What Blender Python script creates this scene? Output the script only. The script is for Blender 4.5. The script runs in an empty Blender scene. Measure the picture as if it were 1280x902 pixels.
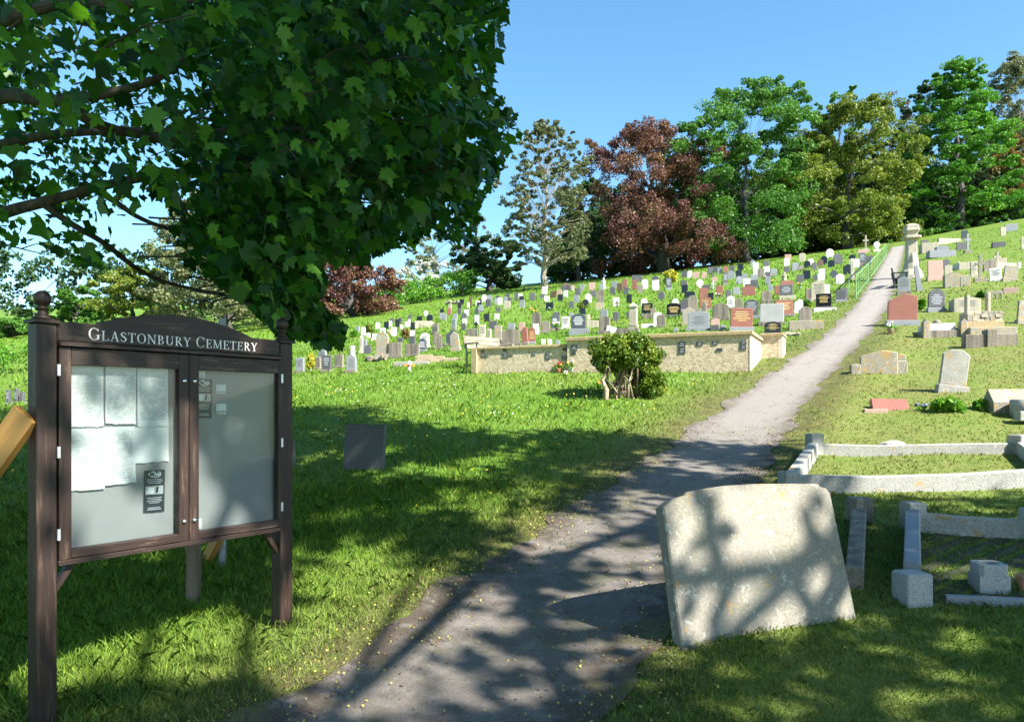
import bpy, math, random
import numpy as np
from mathutils import Vector, Matrix

random.seed(7)
rng = np.random.default_rng(11)
R = math.radians
scene = bpy.context.scene
COL = scene.collection

# ------------------------------------------------------------------ camera, sky, sun, exposure
FPX = 980.0; CX = 640.0; HY = 510.0; CZ = 2.0      # focal length, centre column and horizon row in photo pixels; eye height
cd = bpy.data.cameras.new('camera'); cam = bpy.data.objects.new('camera', cd); COL.objects.link(cam)
cam.location = (0, 0, CZ); cam.rotation_euler = (R(90), 0, 0)
cd.sensor_width = 36.0; cd.lens = FPX / 1280 * 36; cd.shift_y = (HY - 451) / 1280
cd.clip_start = 0.05; cd.clip_end = 2000
scene.camera = cam
SUN_AZ = R(38); SUN_EL = R(42)
SUN = Vector((math.cos(SUN_AZ) * math.cos(SUN_EL), -math.sin(SUN_AZ) * math.cos(SUN_EL), math.sin(SUN_EL)))
w = bpy.data.worlds.new('World'); scene.world = w; w.use_nodes = True
nt = w.node_tree; bg = nt.nodes['Background']
sky = nt.nodes.new('ShaderNodeTexSky'); sky.sky_type = 'NISHITA'; sky.sun_disc = False
sky.sun_elevation = SUN_EL; sky.sun_rotation = math.atan2(SUN.x, SUN.y)
sky.altitude = 50; sky.air_density = 1.0; sky.dust_density = 0.5; sky.ozone_density = 3.0
hsn = nt.nodes.new('ShaderNodeHueSaturation'); hsn.inputs['Saturation'].default_value = 1.16; hsn.inputs['Hue'].default_value = .488
nt.links.new(sky.outputs[0], hsn.inputs['Color']); nt.links.new(hsn.outputs[0], bg.inputs[0]); bg.inputs[1].default_value = 0.09
sl = bpy.data.lights.new('sun', 'SUN'); sl.energy = 5.0; sl.angle = R(0.53); sl.color = (1.0, 0.955, 0.88)
so = bpy.data.objects.new('sun', sl); COL.objects.link(so)
so.rotation_euler = (-SUN).to_track_quat('-Z', 'Y').to_euler(); so.location = (20, -20, 30)
vs = scene.view_settings; vs.view_transform = 'Standard'; vs.look = 'None'; vs.exposure = 1.7; vs.gamma = 1.0
vs.use_curve_mapping = False

# ------------------------------------------------------------------ terrain
_fy = np.arange(-120, 700, 0.25)
_F = np.interp(_fy, [-120, -20, 0, 4, 6, 10, 14, 18, 25, 40, 60, 80, 105, 140, 300, 700],
               [-4, -2.8, -2.0, -1.60, -1.28, -.68, .2, 1.2, 3.0, 6.8, 12, 17, 22.4, 26, 29, 31])
_k = np.hanning(17); _k /= _k.sum(); _F = np.convolve(np.pad(_F, 8, 'edge'), _k, 'valid') + CZ
_xp = np.interp(_fy, [-120, 0, 4, 6.5, 9.7, 12.5, 15, 18, 21.6, 27.5, 33, 46, 63, 75, 700],
                [-62, -2.45, -.38, .80, 2.42, 3.85, 5.3, 7.15, 9.35, 12.65, 15.5, 22.2, 31, 37, 340])
_k2 = np.hanning(13); _k2 /= _k2.sum(); _xp = np.convolve(np.pad(_xp, 6, 'edge'), _k2, 'valid')
def pathx(y): return np.interp(y, _fy, _xp)
def H(x, y):
    x = np.asarray(x, float); y = np.asarray(y, float)
    dx = x - pathx(y)
    cl = np.interp(y, [0, 8, 12, 17, 24, 40, 60, 300], [0, 0, .02, .06, .10, .12, .135, .12])
    cr = np.interp(y, [0, 4, 10, 20, 40, 60, 300], [.02, .04, .06, .08, .13, .19, .15])
    n = np.where(dx < 0, -75 * np.tanh(-dx / 75) * cl, 70 * np.tanh(dx / 70) * cr)
    und = .018 * np.sin(x * 1.3 + y * .7) * np.sin(y * 1.1 - x * .4) + .012 * np.sin(x * 2.9 - y * 2.1 + 1)
    und = und * np.clip((np.abs(dx) - .6) / 1.2, 0, 1)
    bump = .05 * np.exp(-((np.abs(dx) - 1.2) / .5) ** 2) * (y < 30)       # verge stands a little proud of the tarmac
    return np.interp(y, _fy, _F) + n + und + bump
def Hs(x, y): return float(H(x, y))
_ry = np.geomspace(2.2, 260, 5000)
def hit(px, py):
    x = (px - CX) / FPX * _ry; z = CZ + (HY - py) / FPX * _ry
    d = H(x, _ry) - z
    i = int(np.argmax(d >= 0))
    if d[i] < 0: i = len(_ry) - 1
    if i == 0: y = _ry[0]
    else:
        t = d[i - 1] / (d[i - 1] - d[i]); y = _ry[i - 1] + t * (_ry[i] - _ry[i - 1])
    x = (px - CX) / FPX * y
    return Vector((x, y, Hs(x, y)))
def W(px, py, y): return Vector(((px - CX) / FPX * y, y, CZ + (HY - py) / FPX * y))
def P2(p):   # world to photo pixel, arrays
    p = np.asarray(p, float)
    yy = np.where(np.abs(p[..., 1]) < 1e-4, 1e-4, p[..., 1])
    return CX + FPX * p[..., 0] / yy, HY - FPX * (p[..., 2] - CZ) / yy
def inpoly(px, py, poly):
    r = np.zeros(np.shape(px), bool); n = len(poly); j = n - 1
    for i in range(n):
        xi, yi = poly[i]; xj, yj = poly[j]
        c = ((yi > py) != (yj > py)) & (px < (xj - xi) * (py - yi) / ((yj - yi) if yj != yi else 1e-9) + xi)
        r ^= c; j = i
    return r

# ------------------------------------------------------------------ materials
def newmat(name):
    m = bpy.data.materials.new(name); m.use_nodes = True
    t = m.node_tree; return m, t, t.nodes['Principled BSDF']
def nd(t, typ, **kw):
    n = t.nodes.new(typ)
    for k, v in kw.items():
        if k.startswith('i_'): n.inputs[k[2:].replace('_', ' ')].default_value = v
        else: setattr(n, k, v)
    return n
def lk(t, a, b): t.links.new(a, b)
def geo(t): return nd(t, 'ShaderNodeNewGeometry').outputs['Position']
def noise(t, scale, vec=None, detail=5, rough=.6):
    n = nd(t, 'ShaderNodeTexNoise'); n.inputs['Scale'].default_value = scale; n.inputs['Detail'].default_value = detail
    n.inputs['Roughness'].default_value = rough
    lk(t, vec if vec is not None else geo(t), n.inputs['Vector']); return n.outputs['Fac']
def ramp(t, fac, stops):
    r = nd(t, 'ShaderNodeValToRGB'); e = r.color_ramp.elements
    while len(e) < len(stops): e.new(.5)
    for i, (p, c) in enumerate(stops):
        e[i].position = p; e[i].color = (*c, 1) if len(c) == 3 else c
    lk(t, fac, r.inputs[0]); return r.outputs[0]
def mixrgb(t, f, a, b):
    m = nd(t, 'ShaderNodeMixRGB')
    for s, v in zip(m.inputs, (f, a, b)):
        if isinstance(v, bpy.types.NodeSocket): lk(t, v, s)
        elif isinstance(v, (int, float)): s.default_value = v
        else: s.default_value = (*v, 1)
    return m.outputs[0]
def math_(t, op, a, b=None, clamp=False):
    m = nd(t, 'ShaderNodeMath', operation=op, use_clamp=clamp)
    for s, v in zip(m.inputs, (a, b)):
        if v is None: continue
        if isinstance(v, bpy.types.NodeSocket): lk(t, v, s)
        else: s.default_value = v
    return m.outputs[0]
def bump(t, bs, hgt, dist=.01, strength=.5):
    b = nd(t, 'ShaderNodeBump'); b.inputs['Distance'].default_value = dist; b.inputs['Strength'].default_value = strength
    lk(t, hgt, b.inputs['Height']); lk(t, b.outputs[0], bs.inputs['Normal'])
def vscale(t, v):
    m = nd(t, 'ShaderNodeMapping'); m.inputs['Scale'].default_value = v; lk(t, geo(t), m.inputs['Vector']); return m.outputs[0]
def attr(t, name):
    return nd(t, 'ShaderNodeAttribute', attribute_name=name).outputs['Fac']

def stone(name, c1, c2, fine=90., rough=.75, streak=0., lichen=0., moss=0., polish=False):
    m, t, b = newmat(name)
    sp = noise(t, fine, detail=3); col = ramp(t, sp, [(.35, c2), (.62, c1)])
    big = noise(t, 2.3, detail=6)
    col = mixrgb(t, math_(t, 'MULTIPLY', big, .55), col, tuple(.55 * x for x in c2))
    if streak:
        s = noise(t, 1.0, vscale(t, (9, 9, .7)), detail=5)
        col = mixrgb(t, math_(t, 'MULTIPLY', ramp(t, s, [(.45, (0, 0, 0)), (.62, (1, 1, 1))]), streak), col, (.07, .065, .055))
    if lichen:
        s = ramp(t, noise(t, 7., detail=7, rough=.7), [(.62 - .12 * lichen, (0, 0, 0)), (.66 - .08 * lichen, (1, 1, 1))])
        col = mixrgb(t, math_(t, 'MULTIPLY', s, .75), col, (.42, .24, .05))
        s = ramp(t, noise(t, 16., detail=6, rough=.7), [(.58, (0, 0, 0)), (.63, (1, 1, 1))])
        col = mixrgb(t, math_(t, 'MULTIPLY', s, .6), col, (.55, .54, .47))
    if moss:
        s = ramp(t, noise(t, 4., detail=7, rough=.7), [(.52, (0, 0, 0)), (.66, (1, 1, 1))])
        col = mixrgb(t, math_(t, 'MULTIPLY', s, moss), col, (.09, .10, .04))
    lk(t, col, b.inputs['Base Color']); b.inputs['Roughness'].default_value = rough
    if not polish: bump(t, b, noise(t, 60, detail=6), .006, .6)
    return m
def plain(name, c, rough=.6, metal=0., var=.25, scale=12.):
    m, t, b = newmat(name)
    lk(t, ramp(t, noise(t, scale), [(.3, tuple(x * (1 - var) for x in c)), (.7, tuple(min(1, x * (1 + var)) for x in c))]), b.inputs['Base Color'])
    b.inputs['Roughness'].default_value = rough; b.inputs['Metallic'].default_value = metal
    return m
def leafmat(name, cols, trans=.35, gloss=.45):
    m, t, b = newmat(name); n = len(cols)
    col = ramp(t, attr(t, 'v'), [(i / (n - 1), c) for i, c in enumerate(cols)])
    lk(t, col, b.inputs['Base Color']); b.inputs['Roughness'].default_value = gloss
    b.inputs['Specular IOR Level'].default_value = .25
    tr = nd(t, 'ShaderNodeBsdfTranslucent')
    hs = nd(t, 'ShaderNodeHueSaturation'); hs.inputs['Value'].default_value = 1.5; hs.inputs['Saturation'].default_value = 1.1
    lk(t, col, hs.inputs['Color']); lk(t, hs.outputs[0], tr.inputs[0])
    mx = nd(t, 'ShaderNodeMixShader'); mx.inputs[0].default_value = trans
    lk(t, b.outputs[0], mx.inputs[1]); lk(t, tr.outputs[0], mx.inputs[2])
    lk(t, mx.outputs[0], t.nodes['Material Output'].inputs[0]); return m
def bark(name, c1, c2, sc=14.):
    m, t, b = newmat(name)
    n = noise(t, 1., vscale(t, (sc, sc, sc * .25)), detail=7)
    lk(t, ramp(t, n, [(.35, c2), (.65, c1)]), b.inputs['Base Color']); b.inputs['Roughness'].default_value = .9
    bump(t, b, n, .03, .8); return m
def wood(name, c1, c2, axis=2, sc=30., worn=None):
    m, t, b = newmat(name)
    tc = nd(t, 'ShaderNodeTexCoord'); mp = nd(t, 'ShaderNodeMapping'); lk(t, tc.outputs['Object'], mp.inputs[0])
    s = [sc, sc, sc]; s[axis] = sc * .08; mp.inputs['Scale'].default_value = s
    n = noise(t, 1., mp.outputs[0], detail=6)
    col = ramp(t, n, [(.3, c2), (.7, c1)])
    if worn:
        f = ramp(t, noise(t, 1., mp.outputs[0], detail=8, rough=.75), [(.56, (0, 0, 0)), (.63, (1, 1, 1))])
        col = mixrgb(t, math_(t, 'MULTIPLY', f, .7), col, worn)
    lk(t, col, b.inputs['Base Color']); b.inputs['Roughness'].default_value = .55
    bump(t, b, n, .004, .5); return m

# turf: lush green with dry mown patches, driven by world noise and the distance to the path
def turf(name, blade=False):
    m, t, b = newmat(name)
    dry = attr(t, 'dry'); soil = attr(t, 'soil')
    n1 = noise(t, .9, detail=6); n2 = noise(t, 9., detail=5); n3 = noise(t, 60., detail=3)
    lush = ramp(t, n2, [(.3, (.075, .165, .014)), (.55, (.115, .235, .020)), (.75, (.16, .28, .034))])
    dr = ramp(t, n2, [(.28, (.105, .135, .026)), (.5, (.19, .19, .055)), (.75, (.29, .25, .105))])
    lush = mixrgb(t, math_(t, 'MULTIPLY', ramp(t, noise(t, .28, detail=7, rough=.7), [(.42, (0, 0, 0)), (.62, (1, 1, 1))]), .55), lush, (.19, .26, .05))
    f = math_(t, 'MULTIPLY', dry, ramp(t, n1, [(.25, (.35, .35, .35)), (.62, (1, 1, 1))]))
    col = mixrgb(t, f, lush, dr)
    if blade:
        hs = nd(t, 'ShaderNodeHueSaturation'); lk(t, col, hs.inputs['Color'])
        lk(t, math_(t, 'ADD', math_(t, 'MULTIPLY', attr(t, 'v'), .9), .65), hs.inputs['Value'])
        lk(t, math_(t, 'ADD', math_(t, 'MULTIPLY', attr(t, 'v'), -.03), .512), hs.inputs['Hue'])
        col = hs.outputs[0]
    else:
        e = ramp(t, noise(t, 3.5, detail=7, rough=.7), [(.28, (0, 0, 0)), (.55, (1, 1, 1))])
        col = mixrgb(t, math_(t, 'MULTIPLY', soil, e), col, (.075, .052, .032))
        col = mixrgb(t, math_(t, 'MULTIPLY', n3, .35), col, (.03, .035, .012))
        bump(t, b, math_(t, 'ADD', n2, n3), .05, .6)
    lk(t, col, b.inputs['Base Color']); b.inputs['Roughness'].default_value = .8 if not blade else .55
    b.inputs['Specular IOR Level'].default_value = .15
    if blade:
        tr = nd(t, 'ShaderNodeBsdfTranslucent'); lk(t, col, tr.inputs[0])
        mx = nd(t, 'ShaderNodeMixShader'); mx.inputs[0].default_value = .35
        lk(t, b.outputs[0], mx.inputs[1]); lk(t, tr.outputs[0], mx.inputs[2])
        lk(t, mx.outputs[0], t.nodes['Material Output'].inputs[0])
    return m
def tarmac():
    m, t, b = newmat('tarmac')
    n1 = noise(t, 1.1, detail=6); n2 = noise(t, 110., detail=4, rough=.75); n3 = noise(t, 22., detail=5)
    col = ramp(t, n2, [(.3, (.15, .13, .108)), (.52, (.29, .262, .235)), (.7, (.43, .395, .355))])
    col = mixrgb(t, math_(t, 'MULTIPLY', n1, .38), col, (.155, .135, .115))
    col = mixrgb(t, math_(t, 'MULTIPLY', ramp(t, n3, [(.5, (0, 0, 0)), (.7, (1, 1, 1))]), .35), col, (.12, .11, .095))
    edge = attr(t, 'edge')
    e = math_(t, 'MULTIPLY', edge, ramp(t, noise(t, 5., detail=7, rough=.7), [(.3, (0, 0, 0)), (.6, (1, 1, 1))]))
    col = mixrgb(t, math_(t, 'MINIMUM', e, .95), col, (.085, .062, .042))
    mo = math_(t, 'MULTIPLY', math_(t, 'ADD', edge, .05), ramp(t, noise(t, 2.6, detail=8, rough=.7), [(.5, (0, 0, 0)), (.62, (1, 1, 1))]))
    col = mixrgb(t, math_(t, 'MULTIPLY', mo, .8), col, (.13, .13, .045))
    vo = nd(t, 'ShaderNodeTexVoronoi', feature='DISTANCE_TO_EDGE'); vo.inputs['Scale'].default_value = .8
    wv = nd(t, 'ShaderNodeVectorMath', operation='ADD'); lk(t, geo(t), wv.inputs[0])
    nn = nd(t, 'ShaderNodeTexNoise'); nn.inputs['Scale'].default_value = 2.5; nn.inputs['Detail'].default_value = 6; lk(t, geo(t), nn.inputs['Vector'])
    sc = nd(t, 'ShaderNodeVectorMath', operation='SCALE'); sc.inputs['Scale'].default_value = .9; lk(t, nn.outputs['Color'], sc.inputs[0]); lk(t, sc.outputs[0], wv.inputs[1])
    lk(t, wv.outputs[0], vo.inputs['Vector'])
    cr = ramp(t, vo.outputs['Distance'], [(.0, (1, 1, 1)), (.012, (0, 0, 0))])
    cr = math_(t, 'MULTIPLY', cr, ramp(t, noise(t, .7), [(.45, (0, 0, 0)), (.55, (1, 1, 1))]))
    col = mixrgb(t, math_(t, 'MULTIPLY', cr, .8), col, (.06, .06, .03))
    lk(t, col, b.inputs['Base Color']); b.inputs['Roughness'].default_value = .9
    bump(t, b, math_(t, 'ADD', n2, math_(t, 'MULTIPLY', n3, .5)), .02, 1.)
    return m
def rubble(name, sc=15., c1=(.58, .47, .33), c2=(.46, .36, .24), c3=(.66, .55, .40)):
    m, t, b = newmat(name)
    mp = vscale(t, (1, 1, 1.6))
    vo = nd(t, 'ShaderNodeTexVoronoi'); vo.inputs['Scale'].default_value = sc; lk(t, mp, vo.inputs['Vector'])
    ve = nd(t, 'ShaderNodeTexVoronoi', feature='DISTANCE_TO_EDGE'); ve.inputs['Scale'].default_value = sc; lk(t, mp, ve.inputs['Vector'])
    bw = nd(t, 'ShaderNodeRGBToBW'); lk(t, vo.outputs['Color'], bw.inputs[0])
    col = ramp(t, bw.outputs[0], [(.2, c2), (.5, c1), (.8, c3)])
    col = mixrgb(t, ramp(t, ve.outputs['Distance'], [(.0, (.6, .6, .6)), (.06, (0, 0, 0))]), col, (.48, .41, .29))
    col = mixrgb(t, math_(t, 'MULTIPLY', ramp(t, noise(t, 35., detail=5), [(.55, (0, 0, 0)), (.65, (1, 1, 1))]), .6), col, (.15, .11, .06))
    lk(t, col, b.inputs['Base Color']); b.inputs['Roughness'].default_value = .9
    bump(t, b, noise(t, 30., detail=6), .02, .5); return m
def paper(name, text=True):
    m, t, b = newmat(name)
    tc = nd(t, 'ShaderNodeTexCoord'); sx = nd(t, 'ShaderNodeSeparateXYZ'); lk(t, tc.outputs['Object'], sx.inputs[0])
    row = math_(t, 'FRACT', math_(t, 'MULTIPLY', sx.outputs[2], 95.))
    line = math_(t, 'LESS_THAN', row, .42)
    mp = nd(t, 'ShaderNodeMapping'); mp.inputs['Scale'].default_value = (260, 1, 95); lk(t, tc.outputs['Object'], mp.inputs[0])
    wd = math_(t, 'GREATER_THAN', noise(t, 1., mp.outputs[0], detail=1), .44)
    para = math_(t, 'GREATER_THAN', noise(t, 30., detail=1), .43)
    f = math_(t, 'MULTIPLY', math_(t, 'MULTIPLY', line, wd), para)
    ab = math_(t, 'LESS_THAN', math_(t, 'ABSOLUTE', sx.outputs[0]), .074)
    ab2 = math_(t, 'LESS_THAN', math_(t, 'ABSOLUTE', sx.outputs[2]), .128)
    f = math_(t, 'MULTIPLY', math_(t, 'MULTIPLY', f, math_(t, 'MULTIPLY', ab, ab2)), .62 if text else .0)
    base = ramp(t, noise(t, 5.), [(.3, (.66, .68, .69)), (.7, (.76, .77, .77))])
    lk(t, mixrgb(t, f, base, (.10, .10, .11)), b.inputs['Base Color']); b.inputs['Roughness'].default_value = .7
    return m
def pane_mat():
    m, t, b = newmat('cabinet_glass')
    tr = nd(t, 'ShaderNodeBsdfTransparent'); tr.inputs[0].default_value = (.90, .93, .92, 1)
    gl = nd(t, 'ShaderNodeBsdfGlossy'); gl.inputs['Roughness'].default_value = .03
    fr = nd(t, 'ShaderNodeFresnel'); fr.inputs[0].default_value = 1.5
    df = nd(t, 'ShaderNodeBsdfDiffuse'); df.inputs[0].default_value = (.6, .6, .58, 1)
    m1 = nd(t, 'ShaderNodeMixShader'); lk(t, math_(t, 'MULTIPLY', ramp(t, noise(t, 3.5, detail=7, rough=.7), [(.45, (0, 0, 0)), (.75, (1, 1, 1))]), .035), m1.inputs[0])
    lk(t, tr.outputs[0], m1.inputs[1]); lk(t, df.outputs[0], m1.inputs[2])
    m2 = nd(t, 'ShaderNodeMixShader'); lk(t, math_(t, 'MULTIPLY', fr.outputs[0], .4), m2.inputs[0]); lk(t, m1.outputs[0], m2.inputs[1]); lk(t, gl.outputs[0], m2.inputs[2])
    lk(t, m2.outputs[0], t.nodes['Material Output'].inputs[0]); return m

M = {
 'W': stone('white_marble', (.74, .73, .69), (.55, .54, .50), 30., .6),
 'K': stone('black_granite', (.018, .018, .02), (.008, .008, .009), 160., .16, polish=True),
 'G': stone('grey_granite', (.32, .33, .35), (.19, .20, .22), 110., .5, polish=True),
 'D': stone('slate_grey', (.125, .125, .13), (.065, .065, .07), 60., .6),
 'R': stone('red_granite', (.36, .145, .105), (.20, .075, .055), 130., .4, polish=True),
 'P': stone('pink_stone', (.55, .36, .29), (.36, .23, .19), 110., .6),
 'S': stone('weathered_stone', (.32, .275, .215), (.18, .155, .12), 45., .9, streak=.75),
 'L': stone('cream_limestone', (.55, .49, .38), (.38, .335, .25), 40., .85, streak=.25),
 'B': stone('brown_stone', (.16, .095, .06), (.08, .05, .035), 50., .8),
 'O': stone('lichened_stone', (.40, .37, .30), (.22, .20, .16), 45., .9, lichen=.8, moss=.3),
 'C': stone('kerb_granite', (.47, .46, .42), (.25, .245, .22), 75., .85, lichen=.35, moss=.25),
 'N': stone('speckled_granite', (.58, .57, .55), (.22, .22, .22), 140., .6, polish=True),
 'T': stone('stained_slab', (.315, .29, .235), (.22, .20, .16), 60., .85, lichen=.08, moss=.5),
 'U': stone('blue_slate', (.085, .105, .13), (.05, .06, .075), 60., .55),
}
SPEC = dict(W='white', K='black', G='light grey', D='dark grey', R='red', P='pink', S='weathered', L='cream', B='brown', O='lichened', C='granite', N='speckled', T='stained', U='blue-grey')
MG = turf('turf'); MB_ = turf('grass_blades', True); MT = tarmac()
MW1 = wood('dark_stained_wood', (.034, .0155, .009), (.013, .006, .004), 2, 40., (.09, .058, .04))
MW1h = wood('dark_stained_wood_rail', (.032, .015, .009), (.013, .006, .004), 0, 40., (.15, .11, .085))
MWY = wood('new_timber', (.56, .30, .085), (.40, .19, .045), 2, 25.)
MWG = wood('old_grey_timber', (.20, .15, .10), (.10, .07, .05), 2, 25.)
MWB = wood('bleached_bench_wood', (.34, .28, .21), (.22, .175, .13), 0, 20.)
MPIPE = plain('galvanised_pipe', (.24, .26, .29), .5, .3)
MCHR = plain('chrome', (.7, .7, .7), .2, 1., .05)
MHNG = plain('hinge_steel', (.75, .76, .78), .35, .6, .1)
MBACK = plain('pinboard_grey', (.29, .29, .295), .8, 0, .06, 4.)
MPAP = paper('printed_sheet'); MPAP0 = paper('blank_sheet', False)
MDK = plain('leaflet_dark', (.022, .028, .038), .5, 0, .2)
MWH = plain('letter_white', (.80, .80, .78), .6, 0, .08, 30.)
MLG = plain('leaflet_grey', (.42, .45, .48), .5)
MGLASS = pane_mat()
MWALL = rubble('rubble_wall'); MCOP = stone('sandstone_coping', (.55, .42, .24), (.36, .27, .15), 30., .9, moss=.2)
MENDLIT = stone('sunlit_end_stone', (.72, .65, .50), (.58, .51, .37), 20., .9)  # wall stone made paler: stronger sun on end faces put into the colour
MPLQ = plain('plaque_slate', (.055, .06, .07), .45)
MGRN = plain('pale_green_paint', (.20, .38, .17), .5, 0, .15)
MBLK = plain('black_iron', (.012, .012, .013), .45, 0, .2)
MGOLD = plain('gilt_lettering', (.55, .42, .16), .5)
MINSD = plain('dark_lettering', (.12, .12, .12), .7)
MRED = plain('flower_red', (.55, .05, .04), .6); MYEL = plain('flower_yellow', (.75, .52, .03), .6)
MORA = plain('flower_orange', (.75, .27, .04), .6); MPNK = plain('flower_pink', (.70, .16, .28), .6)
MBLU = plain('flower_violet', (.22, .2, .5), .6); MFW = plain('flower_white', (.8, .8, .76), .6)
MTER = plain('terracotta', (.42, .19, .10), .8)
BK1 = bark('maple_bark', (.095, .078, .060), (.030, .024, .019)); BK2 = bark('pale_bark', (.42, .37, .29), (.16, .13, .10), 6.)
BK3 = bark('beech_bark', (.085, .08, .072), (.04, .037, .034), 4.)
BK4 = bark('shrub_stem_bark', (.44, .36, .26), (.2, .15, .1), 30.)
LF = {
 'maple': leafmat('maple_leaves', [(.008, .037, .006), (.016, .066, .009), (.036, .12, .015), (.11, .26, .030)], .42, .38),
 'ash': leafmat('ash_leaves', [(.085, .10, .045), (.105, .13, .05), (.15, .16, .08)], .3),
 'copper': leafmat('copper_beech_leaves', [(.075, .03, .028), (.135, .062, .045), (.19, .115, .058)], .25),
 'green': leafmat('green_leaves', [(.045, .12, .02), (.07, .18, .025), (.11, .23, .04)], .3),
 'olive': leafmat('olive_leaves', [(.09, .13, .02), (.14, .19, .028), (.19, .23, .04)], .3),
 'bright': leafmat('bright_leaves', [(.05, .16, .02), (.08, .22, .025), (.12, .27, .035)], .3),
 'pale': leafmat('pale_leaves', [(.11, .13, .06), (.16, .18, .08), (.22, .22, .11)], .3),
 'twig': leafmat('bare_purple_leaves', [(.11, .09, .08), (.15, .12, .10), (.17, .16, .09)], .2),
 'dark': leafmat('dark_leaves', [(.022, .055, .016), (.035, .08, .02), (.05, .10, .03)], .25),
 'rust': leafmat('rusty_leaves', [(.17, .13, .04), (.24, .16, .05), (.22, .19, .05)], .25),
 'blossom': leafmat('blossom_leaves', [(.09, .18, .03), (.5, .5, .44), (.7, .7, .66)], .25),
 'shrub': leafmat('variegated_shrub_leaves', [(.045, .095, .012), (.095, .165, .018), (.25, .30, .045)], .25, .35),
 'hedge': leafmat('hedge_leaves', [(.06, .17, .016), (.09, .23, .02), (.13, .28, .03)], .25),
 'gold': leafmat('golden_leaves', [(.27, .27, .03), (.38, .36, .04), (.5, .46, .08)], .25),
 'weed': leafmat('garden_leaves', [(.06, .17, .015), (.10, .26, .02), (.2, .34, .05)], .3),
}

# ------------------------------------------------------------------ mesh helpers
class MB:
    def __init__(s): s.v = []; s.f = []
    def add(s, vs, fs):
        o = len(s.v); s.v += [tuple(v) for v in vs]; s.f += [tuple(i + o for i in f) for f in fs]; return s
    def box(s, x0, x1, y0, y1, z0, z1, b=0.0):
        if b <= 0:
            return s.add([(x0, y0, z0), (x1, y0, z0), (x1, y1, z0), (x0, y1, z0), (x0, y0, z1), (x1, y0, z1), (x1, y1, z1), (x0, y1, z1)],
                         [(3, 2, 1, 0), (4, 5, 6, 7), (0, 1, 5, 4), (1, 2, 6, 5), (2, 3, 7, 6), (3, 0, 4, 7)])
        b = min(b, (x1 - x0) / 3, (y1 - y0) / 3, (z1 - z0) / 3)
        rings = []
        for z, i in ((z0, 0), (z1 - b, 0), (z1, b)):
            X0, X1, Y0, Y1 = x0 + i, x1 - i, y0 + i, y1 - i; c = b * .7
            rings.append([(X0 + c, Y0, z), (X1 - c, Y0, z), (X1, Y0 + c, z), (X1, Y1 - c, z), (X1 - c, Y1, z), (X0 + c, Y1, z), (X0, Y1 - c, z), (X0, Y0 + c, z)])
        return s.rings(rings)
    def rings(s, rings, caps=True):
        n = len(rings[0]); o = len(s.v)
        for r in rings: s.v += [tuple(p) for p in r]
        for k in range(len(rings) - 1):
            for i in range(n):
                j = (i + 1) % n; s.f.append((o + k * n + i, o + k * n + j, o + (k + 1) * n + j, o + (k + 1) * n + i))
        if caps:
            s.f.append(tuple(o + i for i in reversed(range(n)))); s.f.append(tuple(o + (len(rings) - 1) * n + i for i in range(n)))
        return s
    def slab(s, prof, y0, y1, b=.012):      # outline in x,z (counter-clockwise seen from -y) pushed through y, chamfered front
        cx = sum(p[0] for p in prof) / len(prof); cz = sum(p[1] for p in prof) / len(prof)
        wx = max(abs(p[0] - cx) for p in prof); wz = max(abs(p[1] - cz) for p in prof)
        kx, kz = max(.5, 1 - b / wx), max(.5, 1 - b / wz)
        ins = [(cx + (x - cx) * kx, cz + (z - cz) * kz) for x, z in prof]
        return s.rings([[(x, y0, z) for x, z in ins], [(x, y0 + b, z) for x, z in prof], [(x, y1 - b, z) for x, z in prof], [(x, y1, z) for x, z in ins]])
    def tube(s, pts, rad, n=6, cap=True):
        pts = [Vector(p) for p in pts]; rings = []
        for i, p in enumerate(pts):
            d = (pts[min(i + 1, len(pts) - 1)] - pts[max(i - 1, 0)])
            d = d.normalized() if d.length > 1e-9 else Vector((0, 0, 1))
            a = d.cross(Vector((0, 0, 1)) if abs(d.z) < .9 else Vector((1, 0, 0))).normalized(); b = d.cross(a)
            r = rad[i] if hasattr(rad, '__len__') else rad
            rings.append([p + a * (math.cos(2 * math.pi * k / n) * r) + b * (math.sin(2 * math.pi * k / n) * r) for k in range(n)])
        return s.rings(rings, cap)
    def lathe(s, prof, n=12, c=(0, 0, 0), rot=0.):
        return s.rings([[(c[0] + r * math.cos(rot + 2 * math.pi * k / n), c[1] + r * math.sin(rot + 2 * math.pi * k / n), c[2] + z) for k in range(n)] for r, z in prof])
    def blob(s, c, r, n=7, seed=0, sq=.75, rough=.25):
        rr = random.Random(seed); rings = []
        for a in (-.95, -.6, 0, .55, .95):
            q = math.sqrt(1 - a * a); rings.append([(c[0] + r * q * math.cos(6.283 * k / n) * (1 + rr.uniform(-rough, rough)), c[1] + r * q * math.sin(6.283 * k / n) * (1 + rr.uniform(-rough, rough)), c[2] + r * sq * a) for k in range(n)])
        return s.rings(rings)
    def obj(s, name, mat, parent=None, smooth=False, loc=None, rotz=0.):
        me = bpy.data.meshes.new(name); me.from_pydata(s.v, [], s.f); me.materials.append(mat)
        if smooth: me.polygons.foreach_set('use_smooth', [True] * len(me.polygons))
        me.update(); o = bpy.data.objects.new(name, me); COL.objects.link(o)
        if parent: o.parent = parent
        if loc is not None: o.location = loc
        if rotz: o.rotation_euler = (0, 0, rotz)
        return o
def empty(name, loc, rotz=0., rot=None):
    o = bpy.data.objects.new(name, None); COL.objects.link(o); o.location = loc
    o.rotation_euler = rot if rot else (0, 0, rotz); o.empty_display_size = .2; return o
def tag(o, label, cat, group=None, kind=None):
    if label: o['label'] = label
    if cat: o['category'] = cat
    if group: o['group'] = group
    if kind: o['kind'] = kind
    return o
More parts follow.
